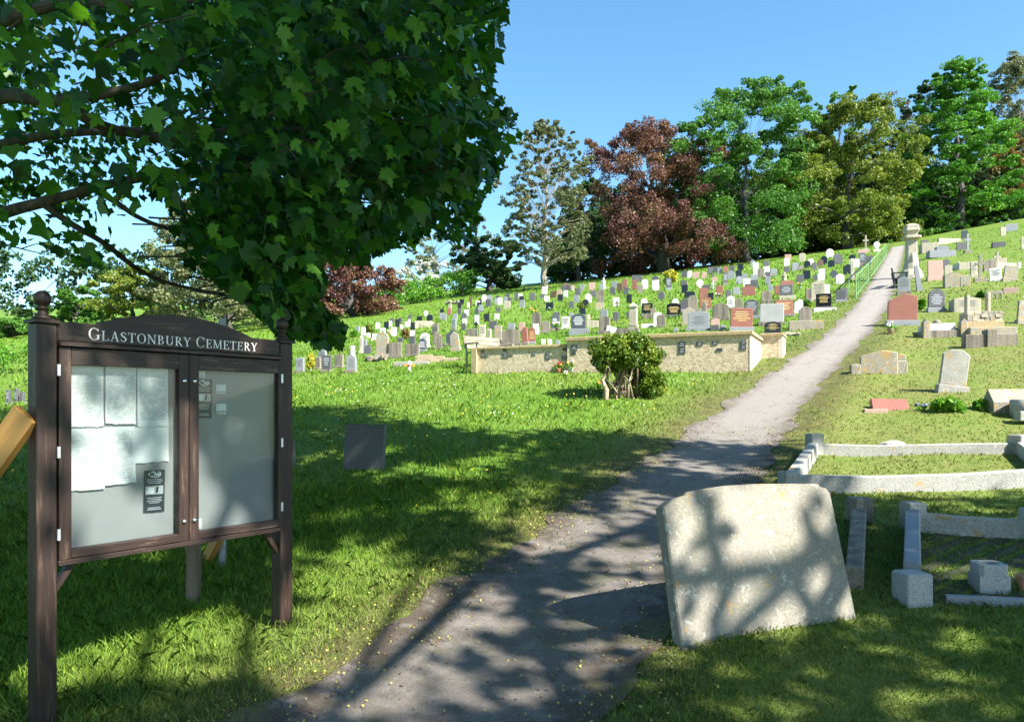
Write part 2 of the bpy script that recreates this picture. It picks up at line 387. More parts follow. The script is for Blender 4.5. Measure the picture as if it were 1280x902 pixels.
def nmesh(name, V, faces_flat, k, mat, attrs=None, parent=None):
    """fast mesh: V (n,3), faces all with k corners"""
    me = bpy.data.meshes.new(name); n = len(V); nf = len(faces_flat) // k
    me.vertices.add(n); me.vertices.foreach_set('co', np.asarray(V, np.float32).ravel())
    me.loops.add(nf * k); me.loops.foreach_set('vertex_index', np.asarray(faces_flat, np.int32))
    me.polygons.add(nf); me.polygons.foreach_set('loop_start', np.arange(0, nf * k, k, dtype=np.int32))
    me.polygons.foreach_set('loop_total', np.full(nf, k, np.int32))
    for nm, (dom, arr) in (attrs or {}).items():
        a = me.attributes.new(nm, 'FLOAT', dom); a.data.foreach_set('value', np.asarray(arr, np.float32))
    me.materials.append(mat); me.update(calc_edges=True); me.validate()
    o = bpy.data.objects.new(name, me); COL.objects.link(o)
    if parent: o.parent = parent
    return o
def unit(a): return a / np.maximum(np.linalg.norm(a, axis=-1, keepdims=True), 1e-9)
RHOMB = np.array([(0, -.5), (.36, .05), (0, .5), (-.36, .05)])
_h = [(.0, .0), (.05, -.10), (.20, -.14), (.17, -.02), (.36, .0), (.30, .12), (.50, .30), (.32, .33), (.30, .43), (.15, .40), (.14, .58), (.19, .66), (.09, .68), (.0, .92)]
MAPLE = np.array(_h + [(-x, y) for x, y in reversed(_h[1:-1])]); MAPLE[:, 1] -= .3
_h = [(.0, -.02), (.27, -.15), (.36, .04), (.52, .30), (.25, .42), (.0, .84)]
MAPLE_S = np.array(_h + [(-x, y) for x, y in reversed(_h[1:-1])]); MAPLE_S[:, 1] -= .3
def leafgeo(Pp, T, N, size, outline):
    T = unit(T); B = unit(np.cross(N, T)); N = np.cross(T, B)
    k = len(outline); ox = outline[:, 0][None, :, None]; oy = outline[:, 1][None, :, None]
    fold = (-.55 * outline[:, 0] ** 2 - .38 * (outline[:, 1] + .1) ** 2)[None, :, None] * rng.uniform(-.3, 1.6, (len(Pp), 1, 1))
    V = Pp[:, None, :] + size[:, None, None] * (ox * B[:, None, :] + oy * T[:, None, :] + fold * N[:, None, :])
    return V.reshape(-1, 3), k
def leaves(name, Pp, T, N, size, v, mat, parent=None, outline=RHOMB):
    V, k = leafgeo(Pp, T, N, size, outline); n = len(Pp)
    return nmesh(name, V, np.arange(n * k), k, mat, {'v': ('FACE', v)}, parent)

# ------------------------------------------------------------------ ground and path
def axis(segs):
    out = []
    for a, b, s in segs: out += list(np.arange(a, b, s))
    return np.array(out + [segs[-1][1]])
xs = axis([(-600, -120, 60), (-120, -40, 8), (-40, -14, 2), (-14, -8, .6), (-8, 12, .25), (12, 45, .6), (45, 90, 3), (90, 200, 10), (200, 700, 60)])
ys = axis([(-100, -10, 10), (-10, 2, 2), (2, 24, .25), (24, 50, .6), (50, 110, 1.5), (110, 160, 6), (160, 600, 40)])
X, Y = np.meshgrid(xs, ys); Z = H(X, Y)
def dryness(x, y):
    dx = x - pathx(y)
    l = np.clip(1 - (-dx - .8) / np.interp(y, [0, 6, 16, 30], [1.5, 1.6, 2.2, 2.0]), 0, 1) * np.interp(y, [0, 12, 24, 40], [.75, .9, .6, .25])
    r = np.interp(y, [0, 6, 9, 16, 24, 40, 60], [.55, .5, .75, .95, .7, .4, .25])
    return np.where(dx < 0, l, r)
def soilness(x, y):
    dx = np.abs(x - pathx(y)); return np.clip(1.25 - np.abs(dx - .9) / .55, 0, 1) * np.interp(y, [0, 10, 30], [1, .7, .4])
nx, ny = len(xs), len(ys)
ii = (np.arange(ny - 1)[:, None] * nx + np.arange(nx - 1)[None, :]).ravel()
ground = nmesh('ground', np.stack([X, Y, Z], -1).reshape(-1, 3), np.stack([ii, ii + 1, ii + nx + 1, ii + nx], -1).ravel(), 4, MG,
               {'dry': ('POINT', dryness(X, Y).ravel()), 'soil': ('POINT', soilness(X, Y).ravel())})
ground.data.polygons.foreach_set('use_smooth', [True] * len(ground.data.polygons)); ground['kind'] = 'structure'
def pathhw(y): return np.interp(y, [-30, 4, 6, 9.7, 13, 18, 63], [.98, .80, .78, .72, .63, .57, .55])
py_ = axis([(-30, 2, 1), (2, 20, .2), (20, 68, .6)]); na = 15
pv = []; pe = []
for i, y in enumerate(py_):
    hw = pathhw(y)
    jl = .07 * math.sin(y * 3.1) + .05 * math.sin(y * 7.3 + 1) + .04 * math.sin(y * 15.) + random.uniform(-.04, .04); jr = .06 * math.sin(y * 2.7 + 2) + .05 * math.sin(y * 6.7) + .03 * math.sin(y * 14. + 1) + random.uniform(-.04, .04)
    for j in range(na):
        s = -1 + 2 * j / (na - 1); x = pathx(y) + s * hw * 1.12 + (jl if j == 0 else jr if j == na - 1 else 0)
        yy = y - s * .0
        pv.append((x, yy, Hs(x, yy) + .012 + .02 * (1 - abs(s)))); pe.append(max(0, (abs(s) - .55) / .45) + float(np.interp(y, [4, 8, 12.5], [.62, .5, 0])))
ii = (np.arange(len(py_) - 1)[:, None] * na + np.arange(na - 1)[None, :]).ravel()
path = nmesh('footpath', pv, np.stack([ii, ii + 1, ii + na + 1, ii + na], -1).ravel(), 4, MT, {'edge': ('POINT', pe)})
path.data.polygons.foreach_set('use_smooth', [True] * len(path.data.polygons)); path['kind'] = 'structure'

# ------------------------------------------------------------------ notice board
PL = Vector((-.599 * 3.9, 3.9, 0)); PR = Vector((-.2935 * 5.1, 5.1, 0))
BD = (PR - PL); BL = BD.length; BROT = math.atan2(BD.y, BD.x); BDn = BD.normalized(); BN = Vector((BDn.y, -BDn.x, 0))
bz0 = Hs(PL.x, PL.y)
def zz(r): return r + CZ - bz0
def bworld(u, z, off=0.): return PL + BDn * u + BN * off + Vector((0, 0, CZ + z))
board = tag(empty('notice_board', (PL.x, PL.y, bz0), BROT), 'dark brown wooden cemetery notice board with two glazed doors beside the path', 'notice board')
RU = BL
for u, top, ft in ((0, .42, 0.), (RU, .42, Hs(PR.x, PR.y) - bz0)):
    m = MB(); m.box(u - .048, u + .048, -.048, .048, ft - .3, zz(top), .006)
    po = m.obj('post', MW1, board)
    m = MB(); m.box(u - .062, u + .062, -.062, .062, zz(top) + .001, zz(top) + .02, .006)
    m.obj('post_cap', MW1, po)
    fin = [(.038, 0), (.045, .008), (.036, .016), (.03, .022), (.022, .034), (.018, .044), (.028, .052), (.032, .056), (.022, .060), (.020, .064)]
    fin += [(.041 * math.sin(a), .104 - .041 * math.cos(a)) for a in [math.pi * (.18 + .82 * i / 8) for i in range(9)]]
    fin[-1] = (.002, .145)
    m = MB(); m.lathe(fin, 18, (u, 0, zz(top) + .02)); m.obj('finial', MW1, po, True)
    sgn = 1 if u == 0 else -1
    m = MB(); a = u + sgn * .048
    m.slab([(a, zz(-.90)), (a + sgn * .0001, zz(-.94)), (a + sgn * .12, zz(-.775)), (a + sgn * .075, zz(-.775))] if sgn > 0 else
           [(a, zz(-.90)), (a - .075, zz(-.775)), (a - .12, zz(-.775)), (a - .0001, zz(-.94))], -.02, .02, .003)
    m.obj('brace', MW1, board)
m = MB(); m.box(.05, RU - .05, .002, .03, zz(-.76), zz(.31)); m.obj('back_panel', MBACK, board)
m = MB(); m.box(.05, RU - .05, .031, .05, zz(-.765), zz(.425)); m.obj('rear_boarding', MW1h, board)
m = MB(); m.box(.0485, RU - .0485, -.062, .03, zz(-.785), zz(-.7605), .004); m.obj('bottom_rail', MW1h, board)
ar = [(.05, .335), (RU - .05, .335), (RU - .05, .432), (RU - .26, .434)]
c0, c1 = .245, RU - .26
for i in range(1, 18):
    s = i / 18; ar.append((c1 + (c0 - c1) * s, .434 + .094 * math.sin(math.pi * s) ** .85))
ar += [(c0, .434), (.05, .432)]
m = MB(); m.slab([(u, zz(z)) for u, z in ar], -.045, .03, .006); head = m.obj('header_panel', MW1h, board)
m = MB(); m.box(.0485, RU - .0485, -.082, .03, zz(.312), zz(.334), .006); m.obj('moulding', MW1h, board)
for (u0, u1, g0, g1, hs) in ((.052, .762, .112, .702, -1), (.766, RU - .052, .826, RU - .075, 1)):
    z0, z1, gz0, gz1 = -.757, .309, -.712, .222
    door = MB().box(u0, g0, -.062, -.012, zz(z0), zz(z1), .005).obj('door', MW1, board)
    MB().box(g1, u1, -.062, -.012, zz(z0), zz(z1), .005).obj('stile', MW1, door)
    MB().box(g0, g1, -.060, -.012, zz(gz1), zz(z1 - .002), .004).obj('top_rail', MW1h, door)
    MB().box(g0, g1, -.060, -.012, zz(z0 + .002), zz(gz0), .004).obj('bottom_rail', MW1h, door)
    MB().box(g0 - .004, g1 + .004, -.042, -.038, zz(gz0 - .004), zz(gz1 + .004)).obj('pane', MGLASS, door)
    lu = u1 - .03 if hs < 0 else u0 + .03
    for lz in (.155, -.645):
        q = MB(); q.lathe([(.013, 0), (.014, .006), (.009, .01), (.002, .012)], 14)
        q.v = [(lu + x, -.062 - z, zz(lz) + y) for x, y, z in q.v]; q.obj('lock', MCHR, door, True)
    for hz in (.19, -.22, -.63):
        hu = u0 - .006 if hs < 0 else u1 + .0
        MB().box(hu - .004, hu + .010, -.0655, -.056, zz(hz) - .028, zz(hz) + .028).obj('hinge', MHNG, door)

# serif lettering, drawn as strokes
def seg(x0, y0, x1, y1, wd):
    dx, dy = x1 - x0, y1 - y0; L = math.hypot(dx, dy); a, b = -dy / L * wd / 2, dx / L * wd / 2
    return [(x0 + a, y0 + b), (x0 - a, y0 - b), (x1 - a, y1 - b), (x1 + a, y1 + b)]
def arcs(cx, cy, rx, ry, a0, a1, wt=.11, wn=.04, n=16):
    o = []
    for i in range(n):
        q = []
        for t_ in (a0 + (a1 - a0) * i / n, a0 + (a1 - a0) * (i + 1) / n):
            a = R(t_); c, s = math.cos(a), math.sin(a); wd = wn + (wt - wn) * abs(c) ** 1.3
            q.append(((cx + (rx - wd) * c, cy + (ry - wn * 1.0) * s), (cx + rx * c, cy + ry * s)))
        o.append([q[0][0], q[0][1], q[1][1], q[1][0]])
    return o
TK, TN = .105, .042
def sf(x, y, l=.24): return seg(x - l / 2, y, x + l / 2, y, .045)
GL = {
 'G': (.80, arcs(.40, .5, .36, .52, 42, 318) + [seg(.665, .06, .665, .42, TK), sf(.665, .42, .26), seg(.655, .97, .665, .74, TN)]),
 'L': (.62, [seg(.17, 0, .17, 1, TK), sf(.17, .98), seg(.05, .025, .58, .025, TN), seg(.56, .02, .58, .25, TN), ]),
 'A': (.76, [seg(.12, 0, .38, 1, TN), seg(.38, 1.0, .62, 0, TK), seg(.2, .34, .52, .34, TN), sf(.12, .02, .22), sf(.62, .02, .26)]),
 'S': (.54, None),
 'T': (.68, [seg(.34, 0, .34, 1, TK), seg(.03, .975, .65, .975, TN), seg(.035, .99, .05, .76, TN), seg(.645, .99, .63, .76, TN), sf(.34, .02, .28)]),
 'O': (.82, arcs(.41, .5, .37, .52, 0, 360, n=28)),
 'N': (.80, [seg(.13, 0, .13, 1, TN), seg(.14, .97, .66, .03, TK), seg(.67, 0, .67, 1, TN), sf(.12, .98, .22), sf(.12, .02, .22), sf(.67, .98, .22)]),
 'B': (.66, [seg(.17, 0, .17, 1, TK), sf(.14, .98, .2), sf(.14, .02, .2)] + arcs(.24, .745, .29, .255, -90, 90) + arcs(.24, .265, .35, .265, -90, 90) + [seg(.2, .975, .26, .975, TN), seg(.2, .5, .26, .5, TN), seg(.2, .025, .26, .025, TN)]),
 'U': (.78, [seg(.16, .3, .16, 1, TK), seg(.63, .3, .63, 1, TN), sf(.16, .98, .26), sf(.63, .98, .22)] + arcs(.375, .31, .275, .33, 180, 360, .125, .05)),
 'R': (.72, [seg(.17, 0, .17, 1, TK), sf(.14, .98, .2), sf(.17, .02, .25)] + arcs(.24, .74, .31, .26, -90, 90) + [seg(.2, .975, .26, .975, TN), seg(.2, .5, .3, .5, TN), seg(.32, .5, .63, .0, TK), sf(.64, .02, .18)]),
 'Y': (.72, [seg(.12, 1, .36, .45, TK), seg(.62, 1, .36, .45, TN), seg(.36, 0, .36, .47, TK), sf(.12, .98, .26), sf(.61, .98, .2), sf(.36, .02, .28)]),
 'C': (.74, arcs(.40, .5, .36, .52, 42, 318) + [seg(.655, .98, .665, .74, TN), seg(.66, .24, .69, .16, TN)]),
 'E': (.64, [seg(.17, 0, .17, 1, TK), seg(.05, .975, .55, .975, TN), seg(.05, .025, .58, .025, TN), seg(.2, .51, .44, .51, TN), seg(.545, .99, .55, .78, TN), seg(.56, .02, .59, .25, TN), seg(.44, .4, .44, .62, .04)]),
 'M': (.96, [seg(.14, 0, .14, 1, TN), seg(.16, .98, .47, .02, TK), seg(.47, .02, .79, .98, TN), seg(.80, 0, .80, 1, TK), sf(.12, .98, .2), sf(.14, .02, .22), sf(.81, .98, .22), sf(.80, .02, .26)]),
}
sp = [(.45, .78), (.43, .9), (.33, .985), (.2, .97), (.09, .86), (.1, .70), (.22, .58), (.36, .48), (.46, .34), (.44, .15), (.3, .02), (.16, .03), (.07, .13), (.05, .26)]
swd = [.05, .05, .05, .06, .1, .13, .14, .14, .13, .11, .06, .05, .05, .05]
GL['S'] = (.54, [seg(*sp[i], *sp[i + 1], (swd[i] + swd[i + 1]) / 2) for i in range(len(sp) - 1)])
def lettering(text, u0, u1, z0, size, parent):
    adv = []; x = 0
    for i, ch in enumerate(text):
        s = 1.0 if (i == 0 or text[i - 1] == ' ') else .84
        if ch == ' ': x += .34; continue
        adv.append((ch, x, s)); x += GL[ch][0] * s + .07
    k = (u1 - u0) / x; li = 0
    for ch, xo, s in adv:
        m = MB()
        for pg in GL[ch][1]:
            li += 1; d = (li % 7) * .00004
            m.add([(u0 + (xo + px * s) * k, -.0475 - d, zz(z0 + py * s * size)) for px, py in pg] + [(u0 + (xo + px * s) * k, -.043, zz(z0 + py * s * size)) for px, py in pg],
                  [(0, 1, 2, 3), (0, 4, 5, 1), (1, 5, 6, 2), (2, 6, 7, 3), (3, 7, 4, 0)])
        m.obj('letter', MWH, parent)
lettering('GLASTONBURY CEMETERY', .20, 1.245, .354, .060, head)

def sheet(name, u0, u1, z0, z1, mat, label, cat, tilt=0., curl=.004, off=.004, grp=None, seed=0):
    """a thin piece of paper pinned to the back panel"""
    rr = random.Random(seed); wd, ht = u1 - u0, z1 - z0; V = []; n = 6
    for k in (0, 1):
        for i in range(n + 1):
            for j in range(n + 1):
                a, b = i / n - .5, j / n - .5
                bend = curl * (abs(b + .5) < .01 or abs(b) > .4) * rr.uniform(.2, 1) * (1.5 if b < 0 else .5)
                V.append((a * wd, -bend - (.0 if k else .0008), b * ht + .004 * (b < -.45) * rr.uniform(-1, 1)))
    Fc = []; q = (n + 1) ** 2
    for i in range(n):
        for j in range(n):
            a = i * (n + 1) + j; Fc.append((a, a + n + 1, a + n + 2, a + 1)); Fc.append((q + a, q + a + 1, q + a + n + 2, q + a + n + 1))
    m = MB(); m.add(V, Fc); ob = m.obj(name, mat)
    c = bworld((u0 + u1) / 2, (z0 + z1) / 2, off - .002)
    ob.location = c; ob.rotation_euler = (0, tilt, BROT); tag(ob, label, cat, grp); return ob
GN = 'papers pinned in the notice board'
sheet('notice', .128, .302, -.095, .217, MPAP, 'closely printed white sheet at the top left of the notice board', 'notice', 0, seed=1, grp=GN)
sheet('notice', .312, .478, -.085, .222, MPAP, 'white printed sheet pinned top centre in the left notice board door', 'notice', .012, off=.0065, seed=2, grp=GN)
sheet('notice', .487, .668, -.10, .222, MPAP, 'white printed sheet pinned top right in the left notice board door', 'notice', -.008, off=.005, seed=3, grp=GN)
sheet('notice', .128, .306, -.425, -.105, MPAP, 'white printed sheet with curled foot, lower left in the notice board', 'notice', .01, .008, seed=4, grp=GN)
sheet('notice', .300, .474, -.405, -.100, MPAP, 'white printed sheet pinned lower centre in the left notice board door', 'notice', -.02, .006, off=.0075, seed=5, grp=GN)
sheet('notice', .470, .672, -.300, -.105, MPAP0, 'short pale sheet below the top right notice in left door', 'notice', .0, seed=6, grp=GN)
def leaflet(u0, u1, z0, z1, label):
    ob = sheet('leaflet', u0, u1, z0, z1, MDK, label, 'leaflet', .02, .001, grp='dark leaflets in the notice board')
    wd, ht = u1 - u0, z1 - z0; y = -.0022
    def pl(name, mat, pts, yo=0.):
        q = MB(); n = len(pts); q.add([(x * wd, y - yo, z * ht) for x, z in pts] + [(x * wd, y + .001, z * ht) for x, z in pts], [tuple(range(n))] + [(i, i + n, (i + 1) % n + n, (i + 1) % n) for i in range(n)]); return q.obj(name, mat, ob)
    e = lambda a, b, r1, r2, cx: [(cx + r1 * math.cos(R(a + (b - a) * i / 12)), .40 + r2 * math.sin(R(a + (b - a) * i / 12))) for i in range(13)]
    pl('emblem', MWH, e(90, 270, .30, .075, .0)); 
    q = MB()
    for sg in [seg(-.24, .35, -.2, .45, .05), seg(-.2, .45, -.14, .36, .05), seg(-.14, .36, -.08, .45, .05), seg(-.08, .45, -.05, .35, .05)]:
        q.add([(x * wd, y - .0006, z * ht) for x, z in sg], [(0, 1, 2, 3)])
    q.obj('emblem_letter', MDK, ob)
    q = MB()
    for sg in [seg(.02, .45, .08, .35, .05), seg(.08, .35, .14, .43, .04), seg(.14, .43, .2, .35, .05), seg(.2, .35, .27, .45, .05)] + [[p for p in (a, b, c, d)] for a, b, c, d in zip(e(-90, 60, .31, .085, 0)[:-1], e(-90, 60, .31, .085, 0)[1:], e(-90, 60, .27, .07, 0)[1:], e(-90, 60, .27, .07, 0)[:-1])]:
        q.add([(x * wd, y - .0006, z * ht) for x, z in sg], [(0, 1, 2, 3)])
    q.obj('emblem_letter', MWH, ob)
    pl('picture', MLG, [(-.42, -.08), (.42, -.08), (.42, .12), (-.42, .12)])
    pl('picture_detail', MWH, [(-.34, -.04), (-.05, -.06), (-.02, .08), (-.3, .1)], .0007)
    pl('picture_detail', MDK, [(.05, -.05), (.16, -.05), (.2, .1), (.08, .1)], .0007)
    for k, (zv, l) in enumerate(((.28, .35), (.235, .38), (.19, .3), (-.16, .36), (-.2, .32), (-.24, .38), (-.28, .25), (-.40, .3), (-.44, .34))):
        pl('print_line', MLG, [(-l, zv - .008), (l, zv - .008), (l, zv + .008), (-l, zv + .008)])
leaflet(.525, .648, -.578, -.345, 'dark printed leaflet low in the left notice board door')
leaflet(.840, .950, -.055, .172, 'dark printed leaflet high in the right notice board door')
GC = 'small cards in the right notice board door'
for u0, u1, z0, z1, lb in ((.978, 1.045, .088, .142, 'small white card beside the dark leaflet, upper of the pair'), (.978, 1.047, -.032, .026, 'small white card beside the dark leaflet, lower of the pair'),
                           (.832, .905, .185, .219, 'small white strip at the top of the right notice board door'), (.833, .880, -.708, -.648, 'small white card in the bottom left corner of right door')):
    c = sheet('card', u0, u1, z0, z1, MPAP0, lb, 'card', .0, .001, grp=GC)
    q = MB(); wd, ht = u1 - u0, z1 - z0; q.box(-wd * .48, wd * .48, -.004, -.0025, -.45 * ht, -.2 * ht); q.obj('print_band', MLG, c)
    q = MB().blob((-wd * .3, -.004, ht * .3), .004, 6); q.obj('pin', MCHR, c)

# timber props, stake and pipe round the board
def beam(name, a, b, wd, dp, mat, label, cat, grp=None):
    a, b = Vector(a), Vector(b); L = (b - a).length
    o = MB().box(-wd / 2, wd / 2, -dp / 2, dp / 2, 0, L).obj(name, mat); o.location = a
    o.rotation_euler = (b - a).to_track_quat('Z', 'Y').to_euler(); return tag(o, label, cat, grp)
e0 = bworld(-.07, -.03, -.01); e1 = Vector((-3.62, 4.05, Hs(-3.62, 4.05) - .05))
beam('timber_prop', e1, e0, .045, .135, MWY, 'new yellow timber prop slanting up to the left post of notice board', 'prop', 'timber props')
e0 = bworld(RU + .085, .02, -.06); e1 = bworld(RU + .42, 0, -1.5); e1.z = Hs(e1.x, e1.y) - .05
beam('timber_prop', e1, e0, .05, .09, MWY, 'yellow timber prop behind the right post of the notice board', 'prop', 'timber props')
s = hit(241, 752); beam('wooden_stake', s - Vector((0, 0, .2)), s + Vector((.0, .02, .50)), .085, .05, MWG, 'short weathered wooden stake in the grass behind the notice board', 'stake')
s = hit(278, 706); pt = MB().tube([(0, 0, -.3), (0, 0, (706 - 398) / FPX * s.y)], .030, 12).obj('metal_pipe', MPIPE, loc=s); tag(pt, 'upright grey metal pipe standing behind the notice board', 'pipe')
s = hit(365, 582); m = MB().box(-.035, .035, -.03, .03, -.2, .33, .006).obj('old_post', M['S'], loc=s); tag(m, 'short weathered pale post just right of the notice board', 'post')

# ------------------------------------------------------------------ terrace wall with plaques
wr = hit(938, 464); WA = R(-24)
wall = tag(empty('terrace_wall', wr, WA), 'long yellow rubble stone wall with coping and memorial plaques', 'wall')
# local frame: origin at right front corner, x along the wall to the right, -y is the front face
wt = (464 - 413) / FPX * wr.y
ca, sa = math.cos(WA), math.sin(WA)
def wall_ux(px):     # local x of a pixel column on the front plane
    k = (px - CX) / FPX    # wr + u*(ca,sa): (wr.x+u ca) = k (wr.y+u sa)
    return (k * wr.y - wr.x) / (ca - k * sa)
def wall_z(px, py):
    u = wall_ux(px); y = wr.y + u * sa; return CZ + (HY - py) / FPX * y - wr.z
ul = wall_ux(709); ull = wall_ux(591)
MB().box(ul, 0, 0, .3, -1.0, wt - .075).obj('wall_front', MWALL, wall)
MB().box(-.3, 0.004, .3005, 2.7, -.8, wt - .075).obj('end_wall', MENDLIT, wall)
MB().box(-.02, .006, -.006, .3, -.8, wt - .0755).obj('end_face_skin', MENDLIT, wall)  # thin added skin carries the sunlit end tone over the front wall's end
MB().box(ul - .03, .05, -.05, .36, wt - .0745, wt, .012).obj('coping', MCOP, wall)
MB().box(-.36, .05, .361, 2.75, wt - .0745, wt, .012).obj('coping', MCOP, wall)
lz = wall_z(650, 432)
MB().box(ull, ul - .001, .06, .32, -1.6, lz - .05).obj('low_wall', MWALL, wall)
n = 6
for k in range(n):
    a, b = ull - .04 + (ul - ull) * k / n, ull - .04 + (ul - ull) * (k + 1) / n
    MB().box(a + .006, b - .004, .02, .36, lz - .0495, lz + .004 * (k % 2), .01).obj('coping_stone', MCOP, wall)
MB().box(ull - .03, ull + .1, -.02, .35, -1.6, lz - .051).obj('wall_end_pier', MCOP, wall)
PLQ = [(848, 857, 427, 434), (848, 857, 435, 442), (870.5, 878.5, 427, 432), (890, 897, 426.5, 431), (896, 903, 435, 439), (925.5, 933, 426, 430.5), (925, 933, 431.3, 437),
       (713.6, 721.5, 431, 438), (714, 720, 439.5, 443), (743, 751, 422, 433),
       (600, 604, 435, 440), (600, 604, 441, 446), (605, 609, 442, 446), (627, 632, 436, 439), (627, 634, 441, 447), (635, 640, 443, 444.5), (664, 668, 440, 444), (681, 686, 440, 449), (702, 708, 434.5, 438), (701, 708, 444, 449)]
for i, (a, b, c, d) in enumerate(PLQ):
    low = .06 if a < 709 else 0.
    o = MB().box(wall_ux(a), wall_ux(b), -.012 + low, .002 + low, wall_z((a + b) / 2, d), wall_z((a + b) / 2, c), .004).obj('plaque', MPLQ, wall)
    wd, z0, z1 = wall_ux(b) - wall_ux(a), wall_z((a + b) / 2, d), wall_z((a + b) / 2, c)
    if z1 - z0 > .07:
        q = MB()
        for k in range(3):
            f = (k + .8) / 3.6; q.box(wall_ux(a) + wd * (.2 + .06 * k), wall_ux(b) - wd * (.2 + .05 * (k % 2)), -.0145 + low, -.0125 + low, z0 + (z1 - z0) * f, z0 + (z1 - z0) * (f + .1))
        q.obj('inscription', MLG, o)
pr = hit(966, 446)
pier = tag(empty('stone_pier', pr, WA), 'low pale stone pier with flat cap beside the path, under black headstone', 'pier')
pw = 25 / FPX * pr.y; ph = (446 - 417) / FPX * pr.y
MB().box(-pw * .5, pw * .28, -.15, .6, -.5, ph - .06).obj('pier_block', MWALL, pier)
MB().box(pw * .281, pw * .5, -.153, .6, -.5, ph - .06).obj('pier_end', MENDLIT, pier)  # right end of the pier in the painted sunlit tone
MB().box(-pw * .56, pw * .56, -.2, .65, ph - .0595, ph, .01).obj('cap', MCOP, pier)

# ------------------------------------------------------------------ headstones
def prof(shape, a, h, lo=-.15):
    P = [(-a, lo), (a, lo)]
    if shape == 'r':
        rise = min(.42 * h, a * .95); P += [(a * math.cos(R(t)), h - rise + rise * math.sin(R(t))) for t in range(0, 181, 15)]
    elif shape == 'o':
        rise = min(.16 * h, a * .4); P += [(a * (1 - 2 * i / 8), h - rise + rise * math.sin(math.pi * i / 8)) for i in range(9)]
    elif shape == 'g': P += [(a, h * .80), (0.05 * a, h), (-.05 * a, h), (-a, h * .80)]
    elif shape == 'v': P += [(a, h * .88), (.45 * a, h), (-.45 * a, h), (-a, h * .88)]
    elif shape == 'h': P += [(a, h * .84), (.74 * a, h * .86)] + [(.74 * a * math.cos(R(t)), h * .86 + .14 * h * math.sin(R(t))) for t in range(20, 161, 20)] + [(-.74 * a, h * .86), (-a, h * .84)]
    elif shape == 'l': P += [(a, h * .55), (.9 * a, h * .74), (.55 * a, h * .9), (0.02 * a, h), (-.02 * a, h), (-.55 * a, h * .9), (-.9 * a, h * .74), (-a, h * .55)]
    elif shape == 'd': P = [(-.3 * a, lo), (.3 * a, lo), (.35 * a, .12 * h)] + [(a * math.sin(R(t)), .55 * h - .45 * h * math.cos(R(t))) for t in range(30, 331, 20)] + [(-.35 * a, .12 * h)]
    elif shape == 'w': P += [(.55 * a, .15 * h), (a, .6 * h), (.95 * a, .85 * h), (.6 * a, h), (.25 * a, .97 * h), (0, .84 * h), (-.25 * a, .97 * h), (-.6 * a, h), (-.95 * a, .85 * h), (-a, .6 * h), (-.55 * a, .15 * h)]
    elif shape == 'k': P += [(a, h * .9), (.2 * a, h), (-.9 * a, h * .78), (-a, h * .72)]         # slanting broken top
    else: P += [(a, h), (-a, h)]
    if shape in 'w': P = [(-.4 * a, lo), (.4 * a, lo)] + P[2:]
    return P
INK = dict(K=MGOLD, D=MLG, U=MWH, R=MGOLD, W=MINSD, G=MINSD, L=MINSD)
STONES = []       # records for labelling
def stone_mesh(shape, wd, h, th, hb=0.):
    m = MB()
    if shape == 'c':
        s_ = wd * .30; m.box(-s_ / 2, s_ / 2, -th / 2, th / 2, hb - .1, h, .01); m.box(-wd / 2, -s_ / 2 + .002, -th * .48, th * .48, h * .62, h * .62 + s_, .008); m.box(s_ / 2 - .002, wd / 2, -th * .48, th * .48, h * .62, h * .62 + s_, .008)
    elif shape == 'e':
        s_ = wd * .4; m.box(-s_ / 2, s_ / 2, -th / 2, th / 2, hb - .1, h - wd * .8, .01)
        ring = [(wd * .5 * math.cos(R(t)), h - wd * .5 + wd * .5 * math.sin(R(t))) for t in range(0, 360, 30)]; m.slab(ring, -th * .55, th * .55, .015); m.box(-wd * .55, wd * .55, -th * .3, th * .3, -.1, h * .18, .01)
    elif shape == 't':
        m.lathe([(wd * .42, hb - .1), (wd * .40, h * .22), (wd * .30, h * .25), (wd * .34, h * .45), (wd * .42, h * .62), (wd * .36, h * .72), (wd * .12, h * .78), (wd * .2, h * .84), (wd * .22, h * .91), (wd * .12, h * .99), (.004, h)], 10)
        m.box(-wd * .55, -wd * .2, -.03, .03, h * .5, h * .72, .01)
    elif shape == 'p':     # obelisk with pyramid cap
        m.rings([[(sx * q, sy * q, z) for sx, sy in ((-1, -1), (1, -1), (1, 1), (-1, 1))] for q, z in ((wd * .40, hb - .05), (wd * .38, h * .80), (wd * .47, h * .81), (wd * .47, h * .86), (wd * .1, h * .98), (.01, h))])
    elif shape == 'q':     # thin leaning shaft
        m.rings([[(sx * q, sy * q, z) for sx, sy in ((-1, -1), (1, -1), (1, 1), (-1, 1))] for q, z in ((wd * .5, -.1), (wd * .32, h * .95), (.01, h))])
    elif shape == 'z':     # rough rubble heap
        rr = random.Random(int(wd * 1000)); n = max(9, int(wd / .11)); 
        for i in range(n): m.blob((-wd / 2 + wd * (i + .5) / n, rr.uniform(-.25, .25), h * rr.uniform(.1, .45)), h * rr.uniform(.25, .5), 6, i, .8, .35)
    else:
        m.slab(prof(shape, wd / 2, h, hb - .12 if hb == 0 else hb), -th / 2, th / 2, min(.012, th * .2))
    return m
